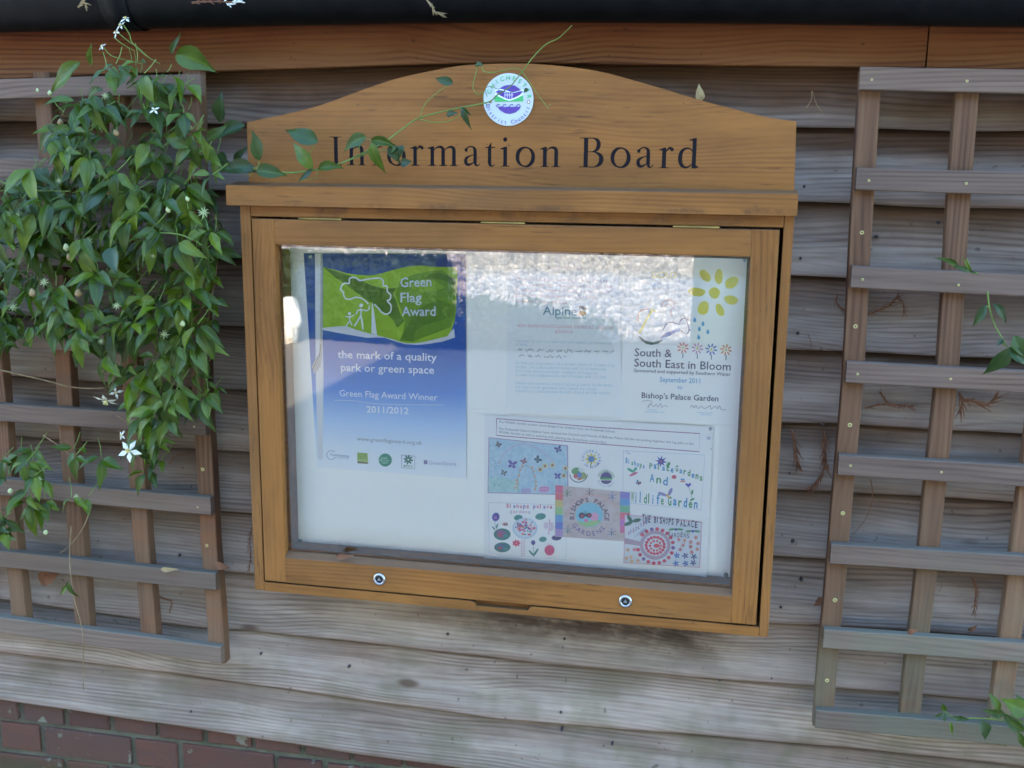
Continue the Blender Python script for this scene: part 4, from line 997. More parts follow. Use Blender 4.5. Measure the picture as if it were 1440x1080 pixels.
a.text('printed_lettering', (92,160,206), 'to', z4(357,849), z4(386,851), 5.2); a.text('printed_lettering', (52,50,88), "Bishop's Palace Garden", z4(140,904), z4(605,925), 7.4, 0.006)
a.line('handwriting', (120,124,150), [z4(140,925), z4(180,920), z4(205,930), z4(185,945), z4(178,962), z4(200,945), z4(215,958), z4(228,942), z4(240,960), z4(256,938), z4(262,962), z4(280,950), z4(300,960)], 0.55)
a.line('handwriting', (110,112,150), [z4(435,962), z4(448,948), z4(458,965), z4(470,950), z4(482,968), z4(500,955), z4(520,968), z4(545,958), z4(556,950), z4(562,972), z4(585,955), z4(600,970), z4(612,952), z4(625,975), z4(652,975)], 0.6)
for (x0_, x1_, y_) in ((172,233,978),(160,280,992),(475,572,996),(495,565,1008)): a.text('printed_lettering', (140,186,220), 'Chairman South East' if x1_-x0_ < 100 else 'South and South East in Bloom', z4(x0_, y_), z4(x1_, y_+2), 1.8)
a.flush()

P4 = sheet('childrens_drawings', "wide white sheet of children's garden drawings at the bottom right of the board", [(681,583),(1003,600),(994,813),(681,793)], YS-0.0025, paper_mat('crinkled_paper', (0.82, 0.83, 0.87), None, 0.5), 4, 0.006, 30, 22, 0.0022)
a = Print(YS-0.0025, P4, 0.000015)
def z5(x, y): return (670+x/3.789, 570+y/3.789)
def z7(x, y): return (680+x/6.857, 670+y/6.857)
def zc(x, y): return (680+x/7.717, 580+y/7.717)
def zr_(x, y): return (840+x/4.906, 590+y/4.906)
PU = (130, 62, 132)
a.line('printed_border', PU, [z5(107,70), z5(640,117), z5(1190,150), z5(1187,247), z5(640,205), z5(107,160), z5(107,70)], 1.1, False)
TX = (96, 98, 122)
a.text('printed_lettering', TX, 'The Wildlife Garden posters were designed by children from the Prebendal School.', z5(118,92), z5(740,146), 3.1); a.text('printed_lettering', TX, 'The Prebendal School children have assisted the Council and Friends of Bishops Palace Garden by putting together the log piles in the', z5(118,130), z5(1157,211), 3.1)
a.text('printed_lettering', TX, 'Wildlife Garden as well as assisting with planting the flowerbeds and borders.', z5(118,147), z5(696,204), 3.1)
def wool(name, base, other, sc=160.0):
    q = N(name); n = q.noise(q.pos(), sc, 3, 0.6); return q.set(Base_Color=q.ramp(n, [(0.35, base), (0.65, other)]), Roughness=0.6)
# drawing 1: pale blue garden with a flower arch and butterflies
a.poly('drawing_arch', (160,120,170), [z5(65,170), z5(488,213), z5(490,478), z5(60,467)])
a.poly('drawing_arch', wool('crayon_sky', (0.34,0.52,0.70), (0.48,0.63,0.76)), [z5(69,174), z5(484,217), z5(486,474), z5(64,463)])
a.poly('drawing_arch', wool('crayon_grass', (0.33,0.55,0.58), (0.45,0.64,0.66)), [z5(64,380), z5(230,400), z5(230,462), z5(64,460)])
a.line('drawing_arch', (190,170,200), [zc(160,560), zc(250,420), zc(420,340), zc(600,400), zc(760,540)], 1.2)
a.line('drawing_arch', (120,160,170), [zc(380,860), zc(375,700), zc(410,610), zc(470,575), zc(520,610), zc(555,700), zc(560,840)], 1.0)
for x, y in ((360,735),(385,685),(400,620),(420,580),(528,595),(545,640),(556,692),(568,750),(572,800),(560,835),(365,770),(350,815)): a.ell('drawing_arch', (216,160,136), *zc(x, y), 1.9, 1.6, 0, 10)
for x, y in ((615,618),(667,580),(748,572),(890,606),(872,684)):
    a.ell('drawing_arch', (206,196,150), *zc(x, y), 4.0, 3.6, 20, 12); a.ell('drawing_arch', (140,100,110), *zc(x, y), 1.9, 1.9, 0, 10)
def butterfly(pr_, nm, f, x, y, s, c, rot=0):
    for sg in (-1, 1):
        for dx_, dy_, ln in ((0.6, -0.55, 0.75), (0.5, 0.45, 0.55)):
            xx, yy = sg*dx_*s, dy_*s; ca, sa = math.cos(R(rot)), math.sin(R(rot)); p = f(x+xx*ca-yy*sa, y+xx*sa+yy*ca)
            k = abs(f(1, 0)[0]-f(0, 0)[0]); pr_.ell(nm, c, p[0], p[1], ln*s*k, 0.42*s*k, rot+sg*(-40 if dy_ < 0 else 40), 8)
butterfly(a, 'drawing_arch', zc, 162, 350, 26, (84,62,74), 30); butterfly(a, 'drawing_arch', zc, 812, 400, 32, (74,70,140), -20); butterfly(a, 'drawing_arch', zc, 312, 565, 40, (98,74,160), 10)
butterfly(a, 'drawing_arch', zc, 440, 530, 28, (140,76,96), -30); butterfly(a, 'drawing_arch', zc, 588, 510, 32, (40,66,90), 50); butterfly(a, 'drawing_arch', zc, 220, 655, 28, (96,100,110), 20); butterfly(a, 'drawing_arch', zc, 805, 690, 30, (86,66,160), 0)
a.ell('drawing_arch', (206,150,196), *zc(660,832), 8, 4.6, -5); a.poly('drawing_arch', (170,160,205), [zc(410,825), zc(510,820), zc(515,870), zc(412,872)])
for k in range(10): a.ell('drawing_arch', (150,100,170), *zc(620+(k%5)*20, 815+(k//5)*28), 0.8, 0.8, 0, 6)
rr = random.Random(5)
for k in range(26): a.ell('drawing_arch', [(110,140,190),(110,160,160),(190,190,150)][k % 3], *zc(90+rr.uniform(0,110), 500+rr.uniform(0,300)), 0.9, 0.7, 0, 6)
# three round logos
c = z5(612, 285); a.arc('printed_logo', (74,110,180), 'CHICHESTER', c, 10.2, 3.2, 190, -10, bold=0.01); a.arc('printed_logo', (74,110,180), 'IN BLOOM', c, 13.2, 3.2, 225, 330, inside=True, bold=0.01)
for k in range(8): an = 45*k; a.ell('printed_logo', (222,206,90), c[0]+6*math.cos(R(an)), c[1]+6*math.sin(R(an)), 2.6, 1.5, an, 8)
a.ell('printed_logo', (70,120,180), c[0], c[1], 4.6, 4.4); a.line('printed_logo', (70,120,110), [(c[0], c[1]+3), (c[0]-1, c[1]+12)], 1.0)
c = z5(545, 366)
a.ell('printed_logo', (96,150,90), c[0]-3.5, c[1]-4.5, 6.5, 5.0, -10); a.ell('printed_logo', (150,160,100), c[0]+6, c[1]+2, 5, 5); a.ell('printed_logo', (215,220,228), c[0]+4, c[1]-6, 4.6, 2.6); a.ell('printed_logo', (90,120,190), c[0]+1, c[1]+1, 3.4, 4)
a.ell('printed_logo', (190,100,90), c[0]-4, c[1]+2.5, 3.2, 3.2); a.ell('printed_logo', (200,110,80), c[0]+1, c[1]+6.5, 3.5, 1.6)
a.line('printed_logo', (40,44,70), [(c[0]+12.2*math.cos(R(t)), c[1]+11*math.sin(R(t))) for t in range(0, 185, 15)], 1.1)
c = z5(692, 387); a.poly('printed_logo', VI, [(c[0]+8.2*math.cos(R(t)), c[1]-0.6+8*math.sin(R(t))) for t in range(180, 361, 20)]); a.poly('printed_logo', GR, [(c[0]-8.6, c[1]-1.2), (c[0]+8.6, c[1]-1.2), (c[0]+8.4, c[1]+1.6), (c[0]-8.4, c[1]+1.6)])
a.poly('printed_logo', VI, [(c[0]+7.6*math.cos(R(t)), c[1]+3+5.2*math.sin(R(t))) for t in range(0, 181, 20)]); a.arc('printed_logo', GR, 'CHICHESTER', c, 9.6, 2.8, 165, 15, bold=0.01); a.arc('printed_logo', (130,130,180), 'District Council', c, 13.0, 2.6, 205, 335, inside=True)
a.k = 0
# drawing 2: lettered garden card
a.line('drawing_card', (150,166,200), [zr_(180,214), zr_(742,245), zr_(716,622), zr_(176,572), zr_(180,214)], 0.5, False)
BL, GN = (58,138,196), (70,140,96)
def letters(nm, f, s_, A_, B_, cap_, cols_, bold=0.02, wob=0.0, sd=1):
    rr = random.Random(sd); n = len(s_)
    for i, chh in enumerate(s_):
        if chh == ' ': continue
        t = i/max(1, n-1); x = A_[0]+(B_[0]-A_[0])*t; y = A_[1]+(B_[1]-A_[1])*t+rr.uniform(-wob, wob); wd = (B_[0]-A_[0])/max(1, n-1)*0.72*(0.35 if chh in 'iIl1' else 1)
        a.text(nm, cols_[i % len(cols_)], chh, f(x, y), f(x+wd, y+rr.uniform(-2, 2)), cap_*rr.uniform(0.9, 1.1), bold)
letters('drawing_card', zr_, 'Bishops', (195,300), (312,335), 6.6, [BL, BL, GN], 0.03, 2, 1); letters('drawing_card', zr_, 'Palace', (358,335), (505,360), 8.0, [GN, BL, GN, BL], 0.03, 3, 2); letters('drawing_card', zr_, 'Gardens', (538,358), (705,420), 8.2, [GN, BL, GN], 0.03, 3, 3)
letters('drawing_card', zr_, 'And', (360,430), (452,450), 10.5, [BL, GN, BL], 0.02, 2, 4); letters('drawing_card', zr_, 'Wildlife', (232,566), (437,586), 13, [GN, BL, BL, GN], 0.02, 2, 5); letters('drawing_card', zr_, 'Garden', (485,588), (665,610), 11.5, [GN, BL, GN, BL], 0.03, 3, 6)
a.text('drawing_card', (130,160,200), 'The', zr_(196,234), zr_(230,240), 3.4)
for k in range(8):
    an = 45*k+8; p0 = zr_(440, 288); a.poly('drawing_card', (70,66,160), [(p0[0]+9*math.cos(R(an)), p0[1]+9*math.sin(R(an))), (p0[0]+3.5*math.cos(R(an+24)), p0[1]+3.5*math.sin(R(an+24))), p0, (p0[0]+3.5*math.cos(R(an-24)), p0[1]+3.5*math.sin(R(an-24)))])
a.ell('drawing_card', (190,100,90), *zr_(440,288), 1.4, 1.4); a.ell('drawing_card', GN, *zr_(490,310), 4.2, 2.2, -60)
a.ell('drawing_card', (70,160,140), *zr_(232,350), 6, 2, 30); a.ell('drawing_card', (70,160,140), *zr_(262,342), 3.6, 2, -50); a.ell('drawing_card', (196,84,130), *zr_(250,375), 6.4, 1.8, -25); butterfly(a, 'drawing_card', zr_, 282, 435, 15, (60,110,160), 30); a.ell('drawing_card', (150,80,70), *zr_(290,438), 3, 1.1, 10)
a.ell('drawing_card', (196,80,110), *zr_(530,395), 3.4, 2.8); a.ell('drawing_card', (206,120,110), *zr_(590,425), 4, 1.1); a.ell('drawing_card', (90,150,200), *zr_(588,412), 3, 1.4); a.poly('drawing_card', (70,76,176), [zr_(605,445), zr_(615,436), zr_(627,444), zr_(640,434), zr_(648,448), zr_(628,468)])
a.line('drawing_card', GN, [zr_(630,468), zr_(645,510), zr_(655,550)], 0.5); a.ell('drawing_card', GN, *zr_(655,500), 3.6, 1.4, -80); a.ell('drawing_card', GN, *zr_(655,550), 3.6, 1.4, -25)
a.ell('drawing_card', (140,136,190), *zr_(450,513), 7, 2.2, 20); a.ell('drawing_card', (140,136,190), *zr_(503,497), 6, 2.4, -65); a.ell('drawing_card', (226,180,90), *zr_(487,527), 3.6, 1.3, 60)
a.k = 0
# drawing 3: pebbles, bees and a lollipop tree
a.line('drawing_pebbles', (170,180,205), [z7(48,250), z7(800,275), z7(797,803), z7(55,745), z7(48,250)], 0.5, False)
letters('drawing_pebbles', z7, 'Bishops palace', (222,303), (640,308), 5.4, [(206,110,150),(196,70,120),(130,100,180)], 0.03, 3, 7); letters('drawing_pebbles', z7, 'gardens', (255,350), (430,358), 4.8, [(170,130,190),(206,120,160)], 0.0, 3, 8)
TE = (58,130,128)
for x, y, rx_, ry_ in ((335,396,6.2,3.9),(550,385,7.6,4.6),(572,605,5.4,3.7)): a.ell('drawing_pebbles', TE, *z7(x, y), rx_, ry_, -8)
for x, y, rx_, ry_, c2_ in ((180,557,12,8.4,(130,76,124)),(182,682,11.6,7,(76,96,130))):
    a.ell('drawing_pebbles', (48,110,108), *z7(x, y), rx_, ry_); a.ell('drawing_pebbles', c2_, *z7(x-6, y-4), rx_*.6, ry_*.6, 20); a.ell('drawing_pebbles', (170,70,90), *z7(x-25, y+10), rx_*.28, ry_*.25); a.ell('drawing_pebbles', TE, *z7(x+35, y+14), rx_*.3, ry_*.3)
a.ell('drawing_pebbles', (72,60,120), *z7(705,590), 7, 3.8, -3); a.ell('drawing_pebbles', (70,60,160), *z7(118,390), 5.2, 6.2, 15); a.ell('drawing_pebbles', (190,90,150), *z7(118,395), 1.8, 1.8)
a.line('drawing_pebbles', TE, [z7(108,430), z7(116,490)], 0.5); a.ell('drawing_pebbles', TE, *z7(98,498), 3.6, 1.0, 50); a.ell('drawing_pebbles', TE, *z7(130,478), 4.2, 1.1, -70)
a.ell('drawing_pebbles', (170,196,220), *z7(400,498), 17.5, 14.8, 0, 28); a.ell('drawing_pebbles', (206,214,228), *z7(400,496), 15.8, 13.2, 0, 28)
rr = random.Random(9)
for k in range(44):
    an = rr.uniform(0, 6.28); q = math.sqrt(rr.random())*0.86; a.ell('drawing_pebbles', [(196,60,110),(70,66,160),(206,110,150),(60,140,140),(150,60,140),(206,90,80)][k % 6], *z7(400+q*108*math.cos(an), 490+q*92*math.sin(an)), rr.uniform(0.9,2.6), rr.uniform(0.8,1.8), rr.uniform(0,180), 8)
for x in (370, 398): a.line('drawing_pebbles', (206,160,190), [z7(x,600), z7(x-4,772)], 0.5)
for k in range(9): a.line('drawing_pebbles', (206,140,180), [z7(370, 612+k*18), z7(397, 616+k*18)], 0.45)
for k in range(7): an = 51*k; a.ell('drawing_pebbles', (216,70,100), *z7(318+24*math.cos(R(an)), 640+18*math.sin(R(an))), 2.4, 1.5, an, 8)
a.ell('drawing_pebbles', (208,60,110), *z7(637,708), 7.0, 7.4); a.line('drawing_pebbles', (208,60,110), [z7(628,655), z7(626,640)], 0.5); a.line('drawing_pebbles', (208,60,110), [z7(648,655), z7(656,640)], 0.5)
a.ell('drawing_pebbles', (76,64,150), *z7(480,635), 3.0, 3.4); a.line('drawing_pebbles', TE, [z7(480,655), z7(488,765)], 0.5); a.ell('drawing_pebbles', TE, *z7(465,738), 6.0, 1.3, 48); a.ell('drawing_pebbles', TE, *z7(508,725), 6.2, 1.4, -58)
a.ell('drawing_pebbles', (190,130,130), *z7(210,458), 4, 2.2); 
for x in (204, 218, 230): a.line('drawing_pebbles', (40,36,50), [z7(x,443), z7(x,472)], 0.8)
a.line('drawing_pebbles', (206,100,150), [z7(637,405), z7(630,555)], 0.9); a.ell('drawing_pebbles', (214,196,216), *z7(655,480), 3.6, 6.5); a.ell('drawing_pebbles', (214,196,216), *z7(605,470), 3.2, 5)
a.k = 130
# drawing 4: middle card with butterfly roundel
a.poly('drawing_roundel', wool('crayon_buff', (0.52,0.40,0.40), (0.60,0.52,0.55), 90), [z7(695,80), z7(1413,150), z7(1400,625), z7(688,575)])
for k, c_ in enumerate([(206,90,130),(210,100,110),(196,180,110),(150,190,130),(90,150,206),(96,110,196),(170,140,200)]):
    a.poly('drawing_roundel', c_, [z7(695, 82+k*70), z7(768, 89+k*70), z7(766, 158+k*70), z7(694, 150+k*70)])
for k, c_ in enumerate([(130,120,200),(96,150,210),(110,176,140),(214,96,130),(190,110,190),(206,100,150)]):
    a.poly('drawing_roundel', c_, [z7(1318, 143+k*66), z7(1412, 152+k*66), z7(1411, 216+k*66), z7(1316, 208+k*66)])
a.line('drawing_roundel', (206,170,176), [z7(800,400), z7(880,230), z7(1020,180), z7(1160,200), z7(1280,300)], 2.0); a.line('drawing_roundel', (196,176,190), [z7(790,470), z7(880,560), z7(1020,590), z7(1180,570), z7(1290,480)], 2.0)
a.ell('drawing_roundel', (130,190,216), *z7(1022,367), 19.4, 17.4, 0, 28); a.poly('drawing_roundel', (150,190,130), [z7(905,420), z7(960,440), z7(1040,420), z7(1130,415), z7(1110,450), z7(1060,478), z7(990,482), z7(930,455)])
a.ell('drawing_roundel', (216,150,190), *z7(1070,385), 6, 6); a.ell('drawing_roundel', (216,120,170), *z7(990,420), 3, 2.4); a.ell('drawing_roundel', (46,34,52), *z7(950,372), 4.4, 4.4); a.ell('drawing_roundel', (46,34,52), *z7(1018,370), 4.0, 3.6); a.ell('drawing_roundel', (46,34,52), *z7(985,368), 2.6, 2.0)
a.ell('drawing_roundel', (176,50,80), *z7(953,380), 2.0, 2.2); a.ell('drawing_roundel', (176,50,80), *z7(1020,370), 1.8, 1.8); a.line('drawing_roundel', (46,34,52), [z7(985,352), z7(970,328)], 0.6); a.line('drawing_roundel', (46,34,52), [z7(987,352), z7(998,325)], 0.6)
c = z7(1022, 385); a.arc('drawing_roundel', (104,78,104), 'BISHOPS PALACE', c, 21.5, 6.2, 188, -4, bold=0.03); a.arc('drawing_roundel', (120,104,150), 'GARDENS', c, 28.0, 6.4, 216, 322, inside=True, bold=0.02)
for x, y, cc in ((808,160,(60,110,80)),(1243,190,(50,90,170)),(815,515,(50,110,120)),(1235,540,(70,90,130)),(1022,150,(90,80,90))):
    a.line('drawing_roundel', cc, [z7(x, y-28), z7(x, y+34)], 1.1)
    for sg in (-1, 1): a.line('drawing_roundel', cc, [z7(x, y), z7(x+sg*40, y-22)], 0.7); a.line('drawing_roundel', cc, [z7(x, y+6), z7(x+sg*40, y+20)], 0.7); a.line('drawing_roundel', cc, [z7(x, y-26), z7(x+sg*14, y-48)], 0.5)
a.k = 200
# drawing 5: ring of red flowers
a.poly('drawing_ring', (206,150,176), [zr_(190,651), zr_(722,703), zr_(708,1018), zr_(182,985)]); a.poly('drawing_ring', (206,210,222), [zr_(194,656), zr_(717,708), zr_(704,1013), zr_(187,981)])
a.poly('drawing_ring', (172,144,166), [zr_(190,812), zr_(300,838), zr_(302,868), zr_(188,852)]); a.ell('drawing_ring', (172,144,166), *zr_(400,862), 21.6, 20.6, 0, 30); a.ell('drawing_ring', (206,210,222), *zr_(400,862), 16.8, 15.6, 0, 30)
RE = (196, 54, 84); rr = random.Random(4)
for k in range(17): an = 2*math.pi*k/17+.2; q = 0.80; a.ell('drawing_ring', RE, *zr_(400+q*78*math.cos(an), 864+q*72*math.sin(an)), 2.6, 2.2, rr.uniform(0,90), 8)
for k in range(10): an = 2*math.pi*k/10; a.ell('drawing_ring', [(206,90,90),(190,60,90)][k % 2], *zr_(402+38*math.cos(an), 866+34*math.sin(an)), 2.0, 1.8, 0, 8)
a.ell('drawing_ring', (196,60,70), *zr_(410,866), 4.4, 3.0)
for k in range(20):
    an = 2*math.pi*k/20+0.1; x, y = 402+122*math.cos(an), 868+118*math.sin(an)
    if 180 < x-60 and not (x < 320 and 790 < y < 890): a.ell('drawing_ring', [RE, (206,70,110), (120,80,150)][0 if k % 7 else 2], *zr_(x, y), 2.9, 2.7, 0, 8)
letters('drawing_ring', zr_, 'THE', (310,700), (352,706), 9.0, [(52,36,80)], 0.03, 2, 11); letters('drawing_ring', zr_, 'BISHOPS', (392,708), (512,722), 8.4, [(52,36,80)], 0.03, 3, 12); letters('drawing_ring', zr_, 'PALACE', (545,728), (672,742), 8.6, [(52,36,80)], 0.02, 3, 13); letters('drawing_ring', zr_, 'GARDENS', (487,800), (618,812), 6.0, [(60,46,96)], 0.01, 3, 14)
letters('drawing_ring', zr_, 'WILDLIFE', (212,790), (335,715), 5.0, [(170,70,130),(90,110,180)], 0.02, 4, 15); letters('drawing_ring', zr_, 'GARDEN', (258,808), (325,762), 4.0, [(130,130,190)], 0.0, 3, 16)
for x, y, ro in ((225,680,60),(215,712,-20),(272,690,-12)): a.ell('drawing_ring', (50,92,70), *zr_(x, y), 6.4, 2.6, ro)
for x, y in ((543,752),(660,765)):
    for sg in (-1, 1): a.ell('drawing_ring', (76,140,104), *zr_(x+sg*28, y), 4.8, 1.6, sg*6)
    a.ell('drawing_ring', (60,76,160), *zr_(x, y), 2.2, 1.8)
def star(nm, f, x, y, r, c):
    k = abs(f(1, 0)[0]-f(0, 0)[0])
    for j in range(5): a.ell(nm, c, *f(x+r*.55*math.cos(R(72*j+x)), y+r*.55*math.sin(R(72*j+x))), r*.5*k, r*.22*k, 72*j+x, 7)
for x, y, c in ((563,822,(206,90,100)),(603,828,(214,130,100)),(680,808,(214,120,90)),(645,838,(214,110,100)),(592,860,(214,110,100)),(645,872,(206,80,90)),(695,848,(214,120,110)),(690,888,(220,140,110)),(573,890,(206,90,110)),(652,908,(206,80,80)),
                (213,892,(222,150,110)),(258,890,(206,80,110)),(203,950,(222,160,100)),(235,940,(226,170,110)),(240,970,(226,170,110)),(282,965,(222,150,100))): star('drawing_ring', zr_, x, y, 15, c)
for x, y, c in ((550,930,(70,110,196)),(607,932,(80,80,150)),(667,938,(70,76,130)),(543,985,(66,110,200)),(610,985,(70,100,180)),(662,980,(80,80,150))): star('drawing_ring', zr_, x, y, 22, c)
a.ell('printed_mark', (120,110,130), *z5(1250,228), 0.8, 0.8); a.ell('printed_mark', (190,190,210), *z5(1238,170), 3, 2.4)
a.flush()
# drawing pins
for x, y, lab in ((437,361,'drawing pin at the top left of the blue poster'),(1047,366,'drawing pin at the top right of the certificate'),(999,603,"drawing pin at the top right of the children's sheet")):
    p = at(x, y, YS-0.004); o = MB().lathe((p.x, YS-0.0035, p.z), (0,-1,0), [(0.003,0),(0.003,0.0012),(0.0016,0.0026),(0.0022,0.005)], 12).build('drawing_pin', ink((190,196,204)), None, True)
    tag(o, lab, 'drawing pin', 'drawing pins')

# ------------------------------------------------------------------ leaves
def leaf_mesh(seed, wid=0.27, fold=0.12, droop=0.25, name='leaf', mat='leaf'):
    rr = random.Random(seed); T = [0, .08, .2, .35, .52, .7, .86, 1.0]; Wd = [.02, .12, .22, .27, .25, .165, .07, .0]
    vs = []; uv = []; fs = []; tw = rr.uniform(-.25, .25); side = rr.uniform(-.07, .07)
    for t, w_ in zip(T, Wd):
        w_ = w_*wid/0.27*(1+rr.uniform(-.06, .06)); zc_ = -droop*t*t; xc = side*math.sin(t*math.pi)
        for k in (-1, -.5, 0, .5, 1):
            x = xc+k*w_; z = zc_+fold*abs(k)*w_*2.2+tw*t*k*w_; z += 0.03*math.sin(9*t+3*k+seed)*abs(k)
            vs.append((x, t, z)); uv.append((0.5+k*0.5, t))
    for i in range(len(T)-1):
        for k in range(4): a_ = i*5+k; fs.append((a_, a_+1, a_+6, a_+5))
    return vs, uv, fs
LEAVES = []
for k in range(10):
    rr = random.Random(100+k)
    for mt in ('leaf', 'leafdark'):
        vs, uv, fs = leaf_mesh(k, rr.uniform(.165, .25), rr.uniform(.06, .32), rr.uniform(.05, .55))
        me = bpy.data.meshes.new('leaf'); me.from_pydata(vs, [], fs); L_ = me.uv_layers.new(name='UVMap')
        for lp in me.loops: L_.data[lp.index].uv = uv[lp.vertex_index]
        me.materials.append(M[mt]); me.polygons.foreach_set('use_smooth', [True]*len(me.polygons)); LEAVES.append((me, vs, uv, fs))
def leaf_matrix(p, d, n, s):
    d = d.normalized(); n = (n-d*n.dot(d)).normalized(); x = d.cross(n)
    mm = Matrix((x*s, d*s, n*s)).transposed().to_4x4(); mm.translation = p; return mm
def leaf_obj(p, d, n, s, parent, idx, name='leaf'):
    o = bpy.data.objects.new(name, LEAVES[idx][0]); COL.objects.link(o); o.parent = parent
    mm = leaf_matrix(p-wl(parent), d, n, s); o.matrix_local = mm; return o
def leaf_px(parent, base, tip, Y0=-0.17, Y1=None, dark=0, wide=0, tilt=(0, -1, .25), name='leaf'):
    Y1 = Y0-0.01 if Y1 is None else Y1
    A = at(*base, Y0); B = at(*tip, Y1); d = B-A; n = Vector(tilt)+Vector((rnd.uniform(-.3,.3), 0, rnd.uniform(-.2,.3)))
    o = leaf_obj(A, d, n, d.length, parent, 2*rnd.randrange(10)+dark, name)
    if wide: o.scale.x *= wide
    return o
def stem_px(parent, pts, r=0.0016, r1=None, mat='stem', name='stem', Y=-0.16, n=6):
    P = [at(p[0], p[1], p[2] if len(p) > 2 else Y) for p in pts]
    return MB().tube(smooth_pts(P, n), r, 6, r1).build(name, M[mat], parent, True)
clem = thing('clematis', 'green climbing clematis with white flowers covering the left trellis', 'climbing plant', at(150, 560, -0.10))
# crown of leaves over the left trellis, in groups of three leaflets on thin petioles
poly_main = [(150,92),(215,78),(262,88),(280,108),(255,132),(280,165),(312,180),(318,205),(300,245),(296,285),(312,330),(310,395),(306,450),(312,510),(298,556),(268,572),(245,590),(215,610),(190,588),(172,556),(150,505),(120,478),(60,480),(0,490),(-60,470),(-60,250),(0,248),(30,222),(48,195),(75,180),(90,150),(130,120)]
poly_low = [(0,640),(60,618),(120,628),(160,650),(150,690),(90,712),(40,735),(20,770),(-20,740),(-40,660)]
poly_mid = [(190,600),(225,605),(232,650),(215,668),(196,660)]
def inside(p, poly):
    x, y = p; c = False; n = len(poly)
    for i in range(n):
        x1, y1 = poly[i]; x2, y2 = poly[(i+1) % n]
        if (y1 > y) != (y2 > y) and x < (x2-x1)*(y-y1)/(y2-y1)+x1: c = not c
    return c
cand = []
def scatter(poly, count, ylo, yhi):
    xs = [p[0] for p in poly]; ys = [p[1] for p in poly]; k = 0; tries = 0
    while k < count and tries < 20000:
        tries += 1; x, y = rnd.uniform(min(xs), max(xs)), rnd.uniform(min(ys), max(ys))
        if not inside((x, y), poly): continue
        if x < 85 and 235 < y < 262 and rnd.random() < 0.6: continue
        if x < 75 and 340 < y < 385 and rnd.random() < 0.5: continue
        if x < 90 and y < 240 and rnd.random() < 0.3: continue
        k += 1; Y = rnd.uniform(yhi, ylo)
        if rnd.random() < 0.35: Y = rnd.uniform(-0.10, ylo)
        node = at(x, y, Y); az = rnd.uniform(-0.9, 0.9)
        base_d = Vector((math.sin(az)*0.8, rnd.uniform(-0.75, -0.1), rnd.uniform(-1.0, -0.25)))
        sz = rnd.uniform(0.027, 0.058)*(1.12 if Y < -0.15 else 0.95)
        for j, sp in enumerate((0, -1, 1)):
            if rnd.random() < 0.14: continue
            d = (base_d+Vector((sp*rnd.uniform(0.6, 1.1), rnd.uniform(-.25, .15), rnd.uniform(-.05, .5) if sp else -0.2))).normalized()
            n = Vector((rnd.uniform(-.45, .45)+d.x*0.3, -0.75, rnd.uniform(.25, 1.1)))
            if rnd.random() < 0.06: n = Vector((rnd.uniform(-.5, .5), 0.2, 1))
            s = sz*(1.1 if j == 0 else rnd.uniform(0.75, 1.0)); p = node+d*0.006+Vector((0, rnd.uniform(-.006, .006), 0))
            cand.append((Y, p, d, n, s))
        pet.append((node, node+Vector((rnd.uniform(-.02, .02), 0.02, rnd.uniform(.01, .035)))))
pet = []
scatter(poly_main, 400, -0.115, -0.205); scatter(poly_low, 27, -0.10, -0.17); scatter(poly_mid, 8, -0.10, -0.15)
cand.sort(key=lambda c: c[1].y)
nl = 0
back = MB(); backuv = []
for i, (Y, p, d, n, s) in enumerate(cand):
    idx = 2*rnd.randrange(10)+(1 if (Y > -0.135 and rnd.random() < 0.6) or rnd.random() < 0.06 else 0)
    if i < 245:
        lo_ = leaf_obj(p, d, n, s, clem, idx); lo_.scale.x *= rnd.uniform(.8, 1.15)
    else:
        mm = leaf_matrix(p, d, n, s); me, vs, uv, fs = LEAVES[idx]; back.add([mm @ Vector(v) for v in vs], fs); backuv += uv
if back.v: tag(obj('foliage', back.v, back.f, M['leaf'], clem, smooth=True, uv=backuv), kind='stuff')
ps = MB()
for A, B in pet: ps.tube([A, (A+B)/2+Vector((0, 0.003, 0)), B], 0.0008, 4)
tag(ps.build('petioles', M['stem'], clem), kind='stuff')
# outlying leaves and the ones on the header board
for a_, b_, y, dk, wd in [((113,88),(57,125),-.14,0,1.0),((128,92),(127,60),-.12,0,.8),((248,77),(293,95),-.14,0,1.2),((240,76),(251,45),-.13,0,.9),((310,172),(309,128),-.09,1,1.2),
        ((290,197),(318,173),-.17,0,1.1),((345,176),(304,193),-.13,1,1.0),((264,207),(230,191),-.19,0,1.2),((267,210),(237,231),-.19,0,1.0),((289,199),(286,227),-.18,0,1.0),((308,238),(352,232),-.16,1,.9),
        ((325,233),(290,226),-.12,1,.9),((87,180),(40,205),-.16,0,1.0),((330,232),(345,205),-.12,1,.8)]:
    leaf_px(clem, a_, b_, y, None, dk, wd)
for a_, b_, y, dk, wd in [((364,226),(352,184),-.165,1,1.2),((358,236),(304,236),-.165,1,.85),((361,240),(396,240),-.185,0,1.1),((447,200),(401,182),-.175,1,1.2),((440,238),(406,202),-.185,0,1.2),((440,238),(416,252),-.185,1,.9),
        ((448,238),(476,231),-.18,0,.9),((515,192),(479,206),-.185,0,1.1),((523,199),(534,241),-.19,0,.9),((523,197),(553,203),-.185,0,.75),((550,203),(559,226),-.18,1,1.3),((566,204),(560,224),-.175,1,1.2),((548,212),(556,205),-.18,1,1.4),((563,228),(577,226),-.18,1,1.5),
        ((637,117),(612,110),-.165,1,1.2),((628,161),(643,158),-.165,1,1.1),((650,153),(657,179),-.17,1,.9),((648,152),(658,160),-.168,1,1.3),((668,92),(678,90),-.14,1,1.2),((742,124),(737,130),-.15,1,1.2)]:
    leaf_px(clem, a_, b_, y, None, dk, wd)
V = -0.165
